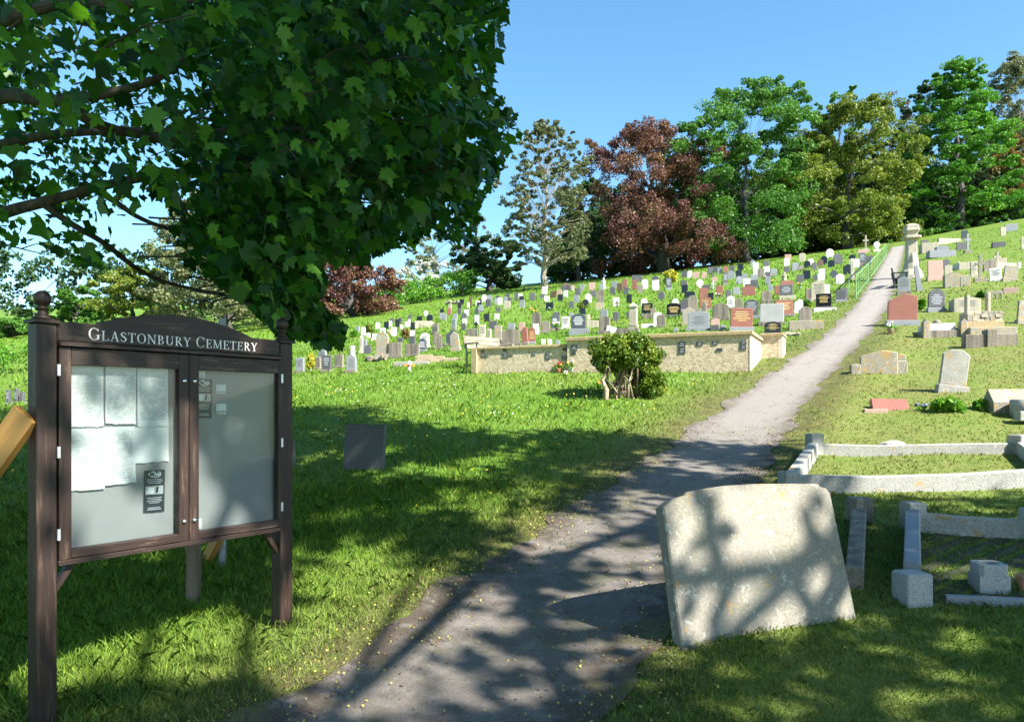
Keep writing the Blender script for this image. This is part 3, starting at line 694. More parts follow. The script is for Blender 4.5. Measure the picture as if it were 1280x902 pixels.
def headstone(x0, x1, y0, y1, shape, col, th=None, tilt=0., lean=0., yaw=None, name=None, plinth=None, ins=None, label=None, cat=None, rec=True):
    p = hit((x0 + x1) / 2, y1); s_ = p.y / FPX; wd = (x1 - x0) * s_; h = (y1 - y0) * s_; hp = y1 - y0
    if yaw is None: yaw = R(-14) + R(random.uniform(-6, 6))
    if shape not in 'pt': wd = max(.1, (wd - abs(math.sin(yaw)) * (th or .1) * .6))
    if th is None: th = .08 + .02 * random.random() + (.02 if wd > .6 else 0)
    if shape in 'ce': th = max(th, .1)
    if plinth is None: plinth = hp >= 14 and shape not in 'zq' and wd < 2.0
    nm = name or {'c': 'stone_cross', 'e': 'round_headed_cross', 't': 'statue', 'p': 'obelisk', 'z': 'rubble_heap', 'q': 'leaning_shaft'}.get(shape, 'headstone')
    if tilt == 0 and shape not in 'pt': tilt = random.uniform(-2, 2); 
    if lean == 0 and shape not in 'pt': lean = random.uniform(-1, 3)
    rot = (R(-lean), R(tilt), yaw)
    small = hp < 13 and not plinth
    if small:
        o = stone_mesh(shape, wd, h, th).obj(nm, M[col]); o.location = p; o.rotation_euler = rot
    else:
        o = empty(nm, p, rot=rot)
        hb = .14 * h if plinth else 0.
        body = stone_mesh(shape, wd * (.88 if plinth else 1), h, th, hb).obj('slab' if shape not in 'cetpqz' else 'shaft', M[col], o)
        if plinth:
            pc = col if col in 'SLOPWC' else ('D' if col == 'K' else 'G' if random.random() < .4 else 'S')
            MB().box(-wd / 2, wd / 2, -th / 2 - .07, th / 2 + .05, -.15, hb - .0005, .012).obj('plinth', M[pc], o)
        if ins is None: ins = hp >= 15 and col in 'KDURGWL' and shape in 'soghrv'
        if ins:
            q = MB(); ww = wd * .36; zt = h * (.80 if shape in 'so' else .70); rr = random.Random(int(x0 * 7))
            for k in range(5):
                z = zt - k * h * .095
                if z < hb + .1 * h: break
                l = ww * rr.uniform(.45, .95); q.box(-l, l, -th / 2 - .0025, -th / 2 - .0005, z, z + h * .035)
            if q.v: q.obj('inscription', INK[col], body)
    if rec: STONES.append(dict(o=o, px=(x0 + x1) / 2, py=y1, w=wd, h=h, hp=hp, wp=x1 - x0, shape=shape, col=col, tilt=tilt, p=p, label=label, cat=cat))
    elif label: tag(o, label, cat or 'headstone')
    return o
TABLE = """
8 14 487 506 s D|18 24 485 504 r D|25 31 490 504 s D
368 382 447 466 s G|394 402 446 461 s S|397 410 436 452 r G|401 416 444 465 s D|432 447 442 466 g G|417 431 443 459 s S|449 454 420 441 s L|454 459 424 440 s G|455 465 431 442 r D
469 488 415 447 r O|444 450 408 415 s G|451 457 409 419 s W|469 475 403 411 s W|475 482 410 417 s W|458 463 416 422 s W|464 471 417 425 s W t12|438 444 432 446 s W
484 504 428 447 s S|504 527 430 445 s S|511 520 420 432 s D|522 534 423 439 r U|524 538 416 434 r W|512 518 413 421 s W|496 504 422 428 s D t10|489 496 409 420 s W|484 489 412 417 s P
480 486 402 411 s K|486 490 401 409 s W|488 493 398 404 s D|494 500 399 409 s K|498 503 397 404 s D|500 504 406 413 s W|506 510 402 409 s W|510 513 399 408 s W|513 519 403 412 s K|510 515 393 399 r D
521 528 395 403 s K|519 542 402 409 s L T0.6|533 541 393 402 o K|530 535 388 395 r W|550 555 386 393 s K|549 555 391 399 s G|553 558 392 402 s G|559 564 385 394 s R|560 565 380 387 s L
574 580 374 381 s K|572 577 378 388 s K|572 577 385 393 s D|586 590 371 384 s B|584 587 378 386 s W|594 600 376 383 s W|599 602 374 382 s K|596 600 378 385 s K|598 604 381 390 s G|593 599 385 393 r D
602 608 368 377 r W|608 615 369 377 s G|607 614 374 384 s D|618 623 373 381 s G|622 628 372 381 s W|620 625 369 374 r D|629 634 371 379 s G|632 637 367 373 s D|634 640 372 380 s D|629 638 376 386 s L
620 626 384 390 s D|643 648 366 376 s D|648 653 367 373 s W|649 655 370 378 s K|649 656 375 385 s G|605 612 392 402 s K|618 624 392 399 s W|611 622 401 412 s D
580 586 387 395 s W|577 584 391 399 r D|578 584 398 406 s W|576 583 404 413 r D|566 572 392 401 s G|564 571 398 413 s G|593 599 394 405 s W|592 598 402 412 c K|583 598 411 423 s S|598 608 406 424 s L
540 547 408 418 s D|541 549 404 416 s S|543 554 417 436 h S|556 574 413 432 k U|563 577 414 438 g O t-8|541 547 415 430 s S
616 628 407 432 s O|626 652 411 432 o S|634 644 404 412 s G|648 656 403 415 s P|652 662 408 431 k R t-6|660 670 409 430 r R|666 674 405 418 s W|664 677 390 407 h S|675 688 401 416 h S
608 615 411 428 s L|688 700 395 413 s U|692 700 390 400 s D|701 713 396 411 s W|713 734 392 416 o U|676 682 424 430 s W|684 690 424 430 s W|694 700 425 430 s G
677 684 358 369 s W|688 696 364 372 s B|675 681 367 374 r D|680 687 370 377 s W|662 669 366 376 s D|697 704 368 377 s K|696 702 362 369 s P|704 710 363 371 s W|701 707 357 364 s D|707 713 356 363 s D|714 718 357 364 s L
719 726 360 369 s D|724 731 355 363 w G|736 744 353 364 s P|738 745 363 371 s D|749 755 355 363 s G|751 758 347 361 t W|764 772 351 361 w G|771 778 354 364 s B|778 784 349 361 s R|762 769 358 369 r D|779 786 359 368 s D
745 755 363 374 s S|747 755 370 380 s S|744 755 378 387 s O|732 740 367 378 r W t-6|728 736 374 383 r K|717 724 369 378 s G|711 718 377 386 s D|682 692 378 388 s K|724 732 385 393 s K|711 717 391 396 s G
766 774 372 382 s W|769 774 375 387 c B|783 790 368 379 s K|766 774 390 401 s D|750 760 386 398 g G|747 764 395 417 v S|756 769 408 417 s W t14|733 738 393 402 s L
790 796 350 362 s R|790 797 344 352 s D|797 803 344 352 s D|802 810 349 361 o W|815 823 345 353 o D|815 824 350 363 s W|832 840 347 362 s D|796 804 356 366 s S|822 831 364 376 d D
801 809 373 382 r W|801 817 379 394 s K|813 820 384 394 g S|840 848 373 381 r W|832 852 379 396 v K|786 798 378 410 p L|783 787 390 398 s D|816 829 390 406 r W|820 833 393 409 r S|841 848 410 415 s G|770 800 411 416 s S T0.3
852 859 339 347 s D|859 865 338 347 r W|866 874 340 348 s P|877 883 340 348 s P|885 891 334 342 s D|890 897 333 341 s D|897 903 334 342 s G|904 910 333 341 s R|851 859 350 358 r D|852 860 356 366 s K|856 869 364 374 o K|870 879 349 360 d W|878 888 356 363 s D
889 897 346 353 w P|889 894 351 363 c W|889 893 342 348 s D|874 885 360 372 s R|894 904 357 371 s R|885 892 366 375 s K|903 910 341 356 s D|858 873 369 391 h S|849 862 373 389 k D|873 889 372 388 s R|877 884 376 392 l S|889 912 379 400 o S|852 870 384 406 g O|858 888 389 413 v G
888 899 398 407 k P|888 899 406 413 s D|900 907 406 413 s G|908 919 370 385 v W|918 929 372 387 l S|929 949 374 398 o D|911 942 385 413 s R|948 981 380 406 s N|954 977 402 419 o K|907 914 362 373 r D|916 925 359 368 s G|928 944 357 370 o R
929 938 348 360 s W|931 940 355 360 s B|938 948 350 360 s D|938 947 343 351 s G|909 918 338 349 r G|920 927 338 346 s K|920 928 345 355 r G|927 934 342 350 s G|951 965 364 378 s S|952 966 375 383 s S|956 963 346 356 s G|959 966 356 363 r G
911 918 332 340 s D|922 929 330 339 s K|938 944 325 333 r G|941 948 328 338 s W|941 948 335 345 s W|954 961 326 334 s D|954 962 333 343 s W|947 955 336 347 s S|963 971 336 345 s G|956 963 340 348 s D
981 989 318 325 s P|980 987 323 332 s W|990 998 328 338 o G|999 1007 316 327 o L|1010 1017 323 332 r W|1005 1013 326 334 r K|1014 1021 328 337 r D|1022 1029 324 333 r B|1026 1034 320 330 r K|998 1004 332 338 s S|980 987 333 341 s D|977 984 340 352 t L
1004 1013 338 349 s K|996 1005 343 354 s D|1016 1022 343 350 r D|1023 1031 336 344 s W|1022 1031 342 351 o W|976 991 351 358 s R|974 992 356 372 s D|968 975 357 369 s R|967 992 375 396 s R|992 1004 374 391 k W|1006 1014 361 376 s S
1013 1032 351 377 o L|1019 1038 356 370 s W|1019 1040 367 386 s K|997 1015 383 409 h S|1044 1058 363 377 s D|1050 1060 360 374 s D|1045 1055 342 355 g W|1038 1047 338 347 r U|1033 1042 311 322 r W|1035 1043 325 334 o K|1042 1053 317 330 o D|1061 1069 318 327 d K|1062 1074 324 335 s W|1073 1082 316 331 s D|1082 1091 319 331 w D|1054 1063 330 343 k K|1063 1068 323 350 s L
1078 1086 294 314 c L|1072 1085 312 317 s P|1092 1100 302 314 e W
1121 1138 346 367 o G|1146 1153 330 363 q G t-8|1159 1179 326 350 s P|1178 1187 324 336 o D|1181 1190 331 344 o L|1151 1160 300 308 s D|1150 1172 305 316 s L T0.9|1169 1184 308 319 v G T0.5|1160 1192 314 321 s G T0.7|1202 1210 288 298 s U|1205 1214 292 316 c G|1196 1207 303 312 s D
1251 1257 284 295 s L|1257 1271 280 289 s G|1240 1256 303 309 s D T0.4|1276 1284 296 311 s L|1180 1200 341 359 o O T0.3|1199 1212 345 357 s O T0.3|1213 1222 327 346 s L|1218 1232 318 352 c O|1230 1245 325 338 s S|1241 1251 315 336 c L|1239 1257 323 335 s L|1237 1253 335 351 s W t-6|1253 1271 332 351 s O t8|1272 1276 328 335 s W
1108 1147 367 406 k R|1159 1181 361 389 r D|1189 1222 373 389 v L T0.5|1270 1288 376 404 s O t6
1171 1207 437 489 v C t7|884 899 451 464 s W|428 482 530 586 s D n t2
"""
for line in TABLE.strip().splitlines():
    for it in line.split('|'):
        f = it.split(); x0, x1, y0, y1 = map(float, f[:4]); kw = {}
        for g in f[6:]:
            if g[0] == 'n': kw['plinth'] = False; kw['ins'] = False
            if g[0] == 't': kw['tilt'] = float(g[1:])
            if g[0] == 'T': kw['th'] = float(g[1:]); kw['plinth'] = False
        headstone(x0, x1, y0, y1, f[4], f[5], **kw)

# labels that single each stone out: look first, then what it stands by, then its place in a counted run
SHW = dict(s='square', r='rounded', o='curved-top', g='gabled', v='clipped-corner', h='shouldered', l='pointed', d='disc-shaped', w='heart-shaped', k='slant-topped', c='stone cross', e='round-headed cross', t='statue', p='obelisk', z='rubble heap', q='leaning shaft')
def short(r):
    c = SPEC[r['col']]; s_ = SHW[r['shape']]
    return f'{c} {s_}' if r['shape'] in 'cetpzq' else f'{c} {s_} headstone'
def zone(r):
    x, y = r['px'], r['py']
    if x < 60: return 'in shade left of the notice board'
    if y > 480: return 'alone in the foreground grass'
    if x > 1100: return 'on grass right of path' if y > 340 else 'on top slope right of path'
    if x > 1030 and y < 360: return 'beside the green railing'
    if y < 350: return 'in top rows under trees' if x > 900 else 'in top rows by copper beech'
    if x < 545: return 'at left end of graves' if y > 425 else 'in far left rows'
    if y < 388: return 'in upper rows below copper beech' if x > 730 else 'in upper rows by pale trunk' if x > 640 else 'in upper left rows'
    return 'just above the low wall' if x < 709 else 'in rows above tall wall' if x < 950 else 'in rows beside path'
def sizew(r):
    a = r['wp'] * r['hp']
    return 'big ' if a > 420 else 'tiny ' if a < 40 else ''
def assign():
    left = [r for r in STONES]; used = {}
    def uniq(fn, pool):
        d = {}
        for r in pool: d.setdefault(fn(r), []).append(r)
        return {k: v[0] for k, v in d.items() if len(v) == 1 and k}
    for fn in (lambda r: short(r) + ' ' + zone(r), lambda r: sizew(r) + short(r) + ' ' + zone(r)):
        for k, r in uniq(fn, STONES).items():
            if 'lab' not in r: r['lab'] = k
    def nb(r):
        best = None
        for q in STONES:
            if q is r or short(q) == short(r): continue
            dx, dy = r['px'] - q['px'], r['py'] - q['py']
            if abs(dx) < 1 and abs(dy) < 1: continue
            d = abs(dx) + 1.6 * abs(dy) - .25 * min(q['hp'], 25)
            if best is None or d < best[0]: best = (d, q, dx, dy)
        _, q, dx, dy = best
        rel = ('just right of' if dx > 0 else 'just left of') if abs(dx) >= abs(dy) else ('just below' if dy > 0 else 'just above')
        return f'{short(r)} {rel} the {short(q).replace(" headstone", " one")}, {zone(r)}'
    for k, r in uniq(nb, [r for r in STONES if 'lab' not in r]).items():
        if len(k.split()) <= 16: r['lab'] = k
    ORD = ['leftmost', 'second from left', 'third from left', 'fourth from left', 'fifth from left', 'sixth from left', 'seventh from left', 'eighth from left', 'ninth from left', 'tenth from left', 'eleventh from left', 'twelfth from left', 'thirteenth from left', 'fourteenth from left', 'fifteenth from left']
    grp = {}
    for r in STONES: grp.setdefault((short(r), zone(r)), []).append(r)
    for (s_, z), v in grp.items():
        v.sort(key=lambda r: r['px'])
        for i, r in enumerate(v):
            if 'lab' not in r: r['lab'] = f'{s_} {z}, {ORD[min(i, 14)]} such'
    for r in STONES:
        sh = r['shape']; cat = {'c': 'cross', 'e': 'cross', 't': 'statue', 'p': 'obelisk', 'q': 'monument'}.get(sh, 'headstone')
        tag(r['o'], r['label'] or r['lab'], r['cat'] or cat, 'headstones on the hillside left of the path' if r['px'] < pathx(r['p'].y) / r['p'].y * FPX + CX else 'headstones on the grass right of the path')
assign()

# ------------------------------------------------------------------ big leaning slab in the foreground
def V3(px, py, y): return W(px, py, y)
bl, br = hit(842, 808), hit(1066, 768)
ang = math.atan2(br.y - bl.y, br.x - bl.x); wd = (br - bl).xy.length
sl_ = tag(empty('leaning_headstone', (bl + br) / 2, rot=(R(-14), math.asin((bl.z - br.z) / wd) * .55, ang)), 'wide pale stained headstone slab leaning back beside the path', 'headstone')
hw = wd / 2
pr_ = [(-hw * .97, -.18), (hw * .985, -.18), (hw * .965, .80), (hw * .93, .835), (hw * .86, .85), (hw * .84, .87), (hw * .5, .885), (hw * .1, .90), (-hw * .25, .902), (-hw * .5, .893), (-hw * .68, .88), (-hw * .70, .862), (-hw * .84, .84), (-hw * .94, .80)]
MB().slab(pr_, -.05, .055, .010).obj('slab', M['T'], sl_)
q = MB().box(-hw * .985, hw * .97, -.085, .09, -.3, -.015, .012); q.obj('plinth', M['S'], sl_)

# ------------------------------------------------------------------ kerbed graves
def kerb_strip(a, b, wd, h, mat, parent, o, lift=0., name='kerb'):
    a, b = Vector(a) - o, Vector(b) - o; d = b - a; L = d.xy.length; n = Vector((-d.y, d.x, 0)).normalized() * wd / 2
    m = MB(); rings = []
    for p in (a, a.lerp(b, .33), a.lerp(b, .66), b):
        pw_ = p + o; g = Hs(pw_.x, pw_.y) - o.z; j = random.uniform(-.006, .006); t_ = h + lift + j
        rings.append([(p.x - n.x, p.y - n.y, g - .15), (p.x + n.x, p.y + n.y, g - .15), (p.x + n.x, p.y + n.y, g + t_ - .012), (p.x + n.x * .85, p.y + n.y * .85, g + t_), (p.x - n.x * .85, p.y - n.y * .85, g + t_), (p.x - n.x, p.y - n.y, g + t_ - .012)])
    m.rings(rings); return m.obj(name, mat, parent)
def kpost(p, wd, h, mat, parent, o, rot=0., name='corner_post', dome=False):
    q = MB().box(-wd / 2, wd / 2, -wd / 2, wd / 2, -.15, h, .012)
    return q.obj(name, mat, parent, loc=Vector((p.x, p.y, Hs(p.x, p.y))) - o, rotz=rot)
YK = R(10)
# plot with grass inside, in front of the lawn on the right
fl, fr, bk_r, bk_l = hit(986, 613), hit(1320, 604), hit(1275, 566), hit(1018, 566)
g = tag(empty('kerbed_grave', (fl + bk_r) / 2), 'granite kerbed grave plot filled with grass, at the right edge', 'grave', 'kerbed graves by the path')
g.location.z = Hs(g.location.x, g.location.y); o = g.location.copy()
kerb_strip(fl, fr, .13, .165, M['C'], g, o); kerb_strip(bk_l, bk_r, .11, .12, M['C'], g, o); kerb_strip(fl.lerp(bk_l, .07), bk_l.lerp(fl, .07), .12, .16, M['C'], g, o)
kerb_strip(fr.lerp(bk_r, .07), bk_r.lerp(fr, .07), .12, .15, M['C'], g, o)
kpost(fl, .17, .20, M['C'], g, o, .2); kpost(bk_l, .17, .245, M['C'], g, o, .15); kpost(bk_r, .2, .22, M['C'], g, o, .3)
p = hit(1117, 560); q = MB().blob((0, 0, .03), .15, 8, 3, .5, .25).obj('fallen_stone', M['C'], loc=p); q.scale = (1.15, .8, 1); tag(q, 'rough grey stone lying inside the kerbed grass plot', 'stone')
# narrow kerb behind the leaning slab
a, b = hit(1068, 736), hit(1074, 652)
g = tag(empty('grave_kerb', a), 'single weathered kerb with end post just behind the leaning slab', 'kerb', 'kerbed graves by the path'); o = g.location.copy()
kerb_strip(a, b, .12, .15, M['S'], g, o); kpost(b, .17, .22, M['S'], g, o, .2)
# second plot with the vase block
a, b = hit(1140, 752), hit(1141, 662); c, d = hit(1165, 672), hit(1292, 672); e, f = hit(1182, 752), hit(1330, 758)
g = tag(empty('kerbed_grave', (a + d) / 2), 'open grey granite kerb around bare soil, behind the white vase block', 'grave', 'kerbed graves by the path')
g.location.z = Hs(g.location.x, g.location.y); o = g.location.copy()
kerb_strip(a.lerp(b, .12), b.lerp(a, .05), .11, .20, M['G'], g, o); kpost(a, .185, .205, M['N'], g, o, .12); kpost(b, .16, .24, M['C'], g, o, .12)
kerb_strip(b.lerp(d, .06), d, .10, .15, M['C'], g, o); kerb_strip(e, f, .06, .05, M['G'], g, o); kpost(d, .16, .24, M['C'], g, o, .12)
m = MB(); nn_ = 12; pts = [a, b, d, f]; rings = []
so_ = []
for i in range(nn_ + 1):
    for j in range(nn_ + 1):
        s_, t_ = i / nn_, j / nn_; p = a.lerp(f, s_).lerp(b.lerp(d, s_), t_); so_.append(Vector((p.x, p.y, Hs(p.x, p.y) + .004 + .010 * math.sin(i * 2.1 + j * 3.7))) - o)
m.add(so_, [(i * (nn_ + 1) + j, (i + 1) * (nn_ + 1) + j, (i + 1) * (nn_ + 1) + j + 1, i * (nn_ + 1) + j + 1) for i in range(nn_) for j in range(nn_)])
MSOIL = plain('dark_soil', (.055, .058, .028), .95, 0, .5, 18.); m.obj('soil_bed', MSOIL, g)
p = hit(1236, 736); vb = tag(empty('vase_block', p, R(-8)), 'square pale granite flower vase block with a round hole', 'vase'); bw = .098
m = MB(); n = 20
m.box(-bw, bw, -bw, bw, -.06, .110, .002); 
# top plate with a real hole
circ = [(.066 * math.cos(6.2832 * k / n), .066 * math.sin(6.2832 * k / n)) for k in range(n)]
def sqp(k):
    a_ = 6.2832 * k / n; c_, s_ = math.cos(a_), math.sin(a_); r_ = (bw - .004) / max(abs(c_), abs(s_)); return (c_ * r_, s_ * r_)
m.obj('block', M['N'], vb); m = MB()
m.rings([[(*sqp(k), .1105) for k in range(n)], [(*sqp(k), .185) for k in range(n)], [(x, y, .185) for x, y in circ], [(x, y, .1125) for x, y in circ]], caps=False)
m.obj('top', M['N'], vb); m = MB(); m.lathe([(.070, 0), (.070, .0005)], 18, (0, 0, .1115)); m.obj('hole_floor', M['B'], vb)  # dark stone on the hole floor stands in for the shade inside
p = hit(1281, 738); q = MB().lathe([(.03, 0), (.04, .06), (.05, .1), (.02, .11)], 10).obj('flower_pot', MTER, loc=p); tag(q, 'small orange pot at the right edge beside the vase block', 'pot')

# red tablet, half buried tablet, lichened stones, coped block
headstone(1090, 1134, 497, 511, 's', 'R', th=.12, lean=42, name='tablet', plinth=False, ins=False, rec=False, label='low red granite tablet lying in the grass', cat='tablet')
p = hit(1094, 515); q = MB().box(-.17, .17, -.06, .06, -.05, .05, .01).obj('footstone', M['P'], loc=p, rotz=R(-12)); tag(q, 'narrow pink stone foot in front of the red tablet', 'stone')
p = hit(1156, 506); q = MB().box(-.13, .13, -.08, .08, -.04, .02, .006).obj('tablet', M['D'], loc=p, rotz=R(-12)); tag(q, 'small dark tablet flush with the grass beside the red tablet', 'tablet')
p = hit(1098, 466); g = tag(empty('broken_headstone', p, R(-14)), 'broken lichened orange stone group at the right of the path', 'headstone')
k = p.y / FPX
MB().slab(prof('k', 21.5 * k, 28 * k), -.07, .07, .015).obj('slab', M['O'], g)
MB().box(-33 * k, -21.7 * k, -.12, .12, -.15, 11 * k, .015).obj('plinth_stub', M['O'], g)
MB().box(21.7 * k, 34 * k, .02, .16, -.15, 15 * k, .015).obj('side_block', M['O'], g)
MB().slab([(x + 30 * k, z) for x, z in prof('k', 9 * k, 26 * k)], .5, .62, .012).obj('rear_fragment', M['O'], g)
# coped ledger block at the right edge
p = hit(1262, 516); g = tag(empty('coped_stone', p, R(-8)), 'dark gabled stone block with round base at the right edge', 'stone'); k = p.y / FPX
m = MB(); m.rings([[(x, y, z) for y, z in ((-.05, -.1), (.35, -.1), (.35, .16), (.15, .36), (-.05, .16))] for x in (-20 * k, 30 * k)]); m.obj('ledger', M['O'], g)
m = MB().lathe([(17 * k, -.1), (17 * k, 16 * k), (15 * k, 17 * k), (12 * k, 17.2 * k)], 18, (8 * k, -.27, 0)); m.obj('drum', M['C'], g, True)
MB().box(-17 * k, 30 * k, -.75, -.55, -.1, .03, .01).obj('footing', M['C'], g)
# fallen cross block
p = hit(1237, 432); g = tag(empty('fallen_cross', p, R(-10)), 'fallen grey stone cross lying as a block right of the path', 'cross'); k = p.y / FPX
MB().box(-30 * k, -6 * k, -.12, .14, -.12, 14 * k, .012).obj('arm', M['S'], g); MB().box(-5.9 * k, 5 * k, -.16, .16, -.12, 20 * k, .012).obj('shaft', M['S'], g); MB().box(5.1 * k, 30 * k, -.11, .14, -.12, 14 * k, .012).obj('arm', M['S'], g)
p = hit(1240, 418); k = p.y / FPX; q = MB().box(-27 * k, 27 * k, -.1, .1, -.15, 9 * k, .015).obj('kerb_stone', M['O'], loc=p, rotz=R(-10)); tag(q, 'long low mossy kerb stone behind the fallen cross', 'kerb')
# kerb set with ball ornament
p = hit(1176, 421); k = p.y / FPX; g = tag(empty('chest_grave', p, R(-10)), 'low stone chest grave with end posts and round ornament', 'grave')
MB().box(-22 * k, 21 * k, -.12, .9, -.15, 8 * k, .01).obj('base', M['S'], g); MB().box(-15 * k, 17 * k, .0, .75, 8.05 * k, 17 * k, .012).obj('ledger', M['W'], g)
for s_ in (-19, 24): MB().slab([(x + s_ * k, z) for x, z in prof('g', 4 * k, 22 * k)], -.17, .02, .012).obj('end_post', M['O'], g)
m = MB().blob((2 * k, .4, 20 * k), 5 * k, 10, 2, .8, .1); m.obj('ornament', M['S'], g)
# pedestal with two stumps of columns
p = hit(1227, 411); k = p.y / FPX; g = tag(empty('ruined_pedestal', p, R(-10)), 'ruined rubble pedestal with two short banded columns', 'monument')
MB().box(-22 * k, 21 * k, -.25, .35, -.15, 9 * k, .01).obj('pedestal_base', MCOP, g)
rr = random.Random(4)
for r_ in range(3):
    x = -21 * k
    while x < 19 * k:
        l = rr.uniform(5, 9) * k; MB().box(x + .004, min(x + l, 20 * k) - .004, -.24 + rr.uniform(-.015, .015), .3, (9.1 + r_ * 4) * k, (9.1 + r_ * 4 + 3.8) * k, .008).obj('stone', M['O' if rr.random() < .4 else 'L'], g); x += l
for s_, t_ in ((-17, 41), (7, 43)):
    pr2 = []
    z = 21.2
    while z < t_: pr2 += [(3.2 * k, z * k), (3.2 * k, (z + 2.2) * k), (2.7 * k, (z + 2.3) * k), (2.7 * k, (z + 2.9) * k)]; z += 3
    MB().lathe(pr2, 10, (s_ * k, 0, 0)).obj('column', M['L'], g)
p = hit(1247, 373); k = p.y / FPX; g = tag(empty('broken_tracery', p, R(-25)), 'broken white arched stonework lying on the right slope', 'stone')
for i in range(3): MB().slab([(i * 6 * k - 10 * k + x, z) for x, z in [(-3 * k, -.1), (-2 * k, -.1), (-2 * k, 4 * k), (0, 6 * k), (2 * k, 4 * k), (2 * k, -.1), (3 * k, -.1), (3 * k, 9 * k), (-3 * k, 9 * k)]], -.1, .1, .006).obj('arch', M['L'], g)
p = hit(1262, 366); k = p.y / FPX; q = MB().box(-8 * k, 8 * k, -.15, .15, -.1, 6 * k, .01).obj('fallen_block', M['P'], loc=p, rotz=R(-20)); tag(q, 'pinkish fallen block beside the broken arched stonework', 'stone')
p = hit(1206, 337); k = p.y / FPX; g = tag(empty('low_kerb', p, R(-14)), 'small white kerbed corner on the right slope by the pink headstone', 'kerb')
MB().box(-7 * k, 7 * k, -.06, .06, -.1, 9 * k, .01).obj('kerb', M['L'], g); MB().box(-7 * k, -5 * k, .061, 1.5, -.1, 10 * k, .01).obj('kerb', M['W'], g)
for a, b, lb in ((1230, 1270, 'long cream kerb between the two crosses on the right slope'), (1172, 1201, 'long pale kerb near the top of the right slope')):
    yb = 335 if a == 1230 else 304
    p = hit((a + b) / 2, yb); k = p.y / FPX; q = MB().box(-(b - a) / 2 * k, (b - a) / 2 * k, -.1, .1, -.15, 5.5 * k, .01).obj('kerb_stone', M['L'], loc=p, rotz=R(4)); tag(q, lb, 'kerb')
    q.location.z += .02
for (x, y, wd_, h_, mt, lb) in ((733 + 8, 409, 15, 8, 'L', 'low cream kerb pieces right of the blue-grey inscribed headstone'), (811, 409, 18, 4, 'W', 'low white kerb beside the cream obelisk'), (816, 398, 26, 5, 'S', 'stone kerb under the wide black headstone'),
                                (1031, 388, 27, 3, 'W', 'thin white kerb under the wide black headstone beside the path'), (984, 374, 20, 4, 'L', 'pale base in front of the dark square headstone'), (724, 418, 25, 7, 'G', 'grey plinth block below the blue-grey inscribed headstone'), (1007, 411, 40, 10, 'O', 'rough weathered base stones of the shouldered headstone by the path'), (515, 456, 46, 4, 'C', 'low kerb line at the left end of the graves')):
    p = hit(x, y); k = p.y / FPX; q = MB().box(-wd_ / 2 * k, wd_ / 2 * k, -.12, .12, -.15, h_ * k, .012).obj('kerb_stone', M[mt], loc=p, rotz=R(-14)); tag(q, lb, 'kerb')
for (x, y, wd_, h_, mt, lb) in ((990, 420, 20, 8, 'O', 'rubble stones in the grass by the stone pier'), (471, 451, 24, 11, 'S', 'brown rubble heap below the big arched lichened headstone'), (567, 380, 17, 7, 'O', 'pale boulders at the edge of the hedge on the left'), (711, 362, 13, 10, 'B', 'reddish heap by the pale tree trunk')):
    o = headstone(x - wd_ / 2, x + wd_ / 2, y - h_, y, 'z', mt, rec=False, label=lb, cat='stones', plinth=False)
# low brick wall fragment
p = hit(532, 453); k = p.y / FPX; g = tag(empty('brick_wall', p, R(-8)), 'short stepped low brick wall at the left end of graves', 'wall'); MBR = stone('pale_brick', (.58, .46, .33), (.42, .32, .22), 30., .9)
bw = 6.2 * k; bh = 2.1 * k
for r_ in range(6):
    n = 9 - (r_ > 3) * (r_ - 3) * 3
    for i in range(n):
        x = -13 * k + i * bw + (bw / 2 if r_ % 2 else 0); q = MB().box(x + .004, x + bw - .004, -.06 + random.uniform(-.004, .004), .05, -.06 + r_ * bh + .002, -.06 + (r_ + 1) * bh - .003).obj('brick', MBR, g)

# ------------------------------------------------------------------ monument, benches, railing
p = hit(1139, 347); k = p.y / FPX; g = tag(empty('urn_monument', p, R(-14)), 'tall white stone pillar monument with draped rock base and capped urn', 'monument')
def sqr(r_, z, b=0.): 
    c_ = r_ * .75; return [(-r_, -c_, z), (-c_, -r_, z), (c_, -r_, z), (r_, -c_, z), (r_, c_, z), (c_, r_, z), (-c_, r_, z), (-r_, c_, z)]
MB().rings([sqr(6 * k, 18 * k), sqr(5.8 * k, 47 * k)]).obj('shaft', M['L'], g)
MB().rings([sqr(7.4 * k, 47.05 * k), sqr(10 * k, 48.5 * k), sqr(10 * k, 51 * k), sqr(7 * k, 52 * k)]).obj('cornice', M['L'], g)
MB().rings([sqr(6 * k, 52.05 * k), sqr(6.4 * k, 54 * k), sqr(8.8 * k, 58 * k), sqr(8.6 * k, 60 * k), sqr(7.6 * k, 60.5 * k), sqr(7.8 * k, 64 * k), sqr(4 * k, 66.5 * k), sqr(.5 * k, 67 * k)]).obj('urn_cap', M['L'], g)
rr = random.Random(9); rings = []
for z, r_ in ((-3, 15), (2, 13.5), (6, 11.5), (10, 10), (14, 9.4), (18, 8.2), (22, 7.6), (26, 7.0), (30, 6.05)):
    rings.append([(r_ * k * (1 + rr.uniform(-.16, .16)) * math.cos(6.283 * a_ / 12), r_ * k * (1 + rr.uniform(-.16, .16)) * math.sin(6.283 * a_ / 12), z * k) for a_ in range(12)])
MB().rings(rings).obj('rock_base', M['L'], g)
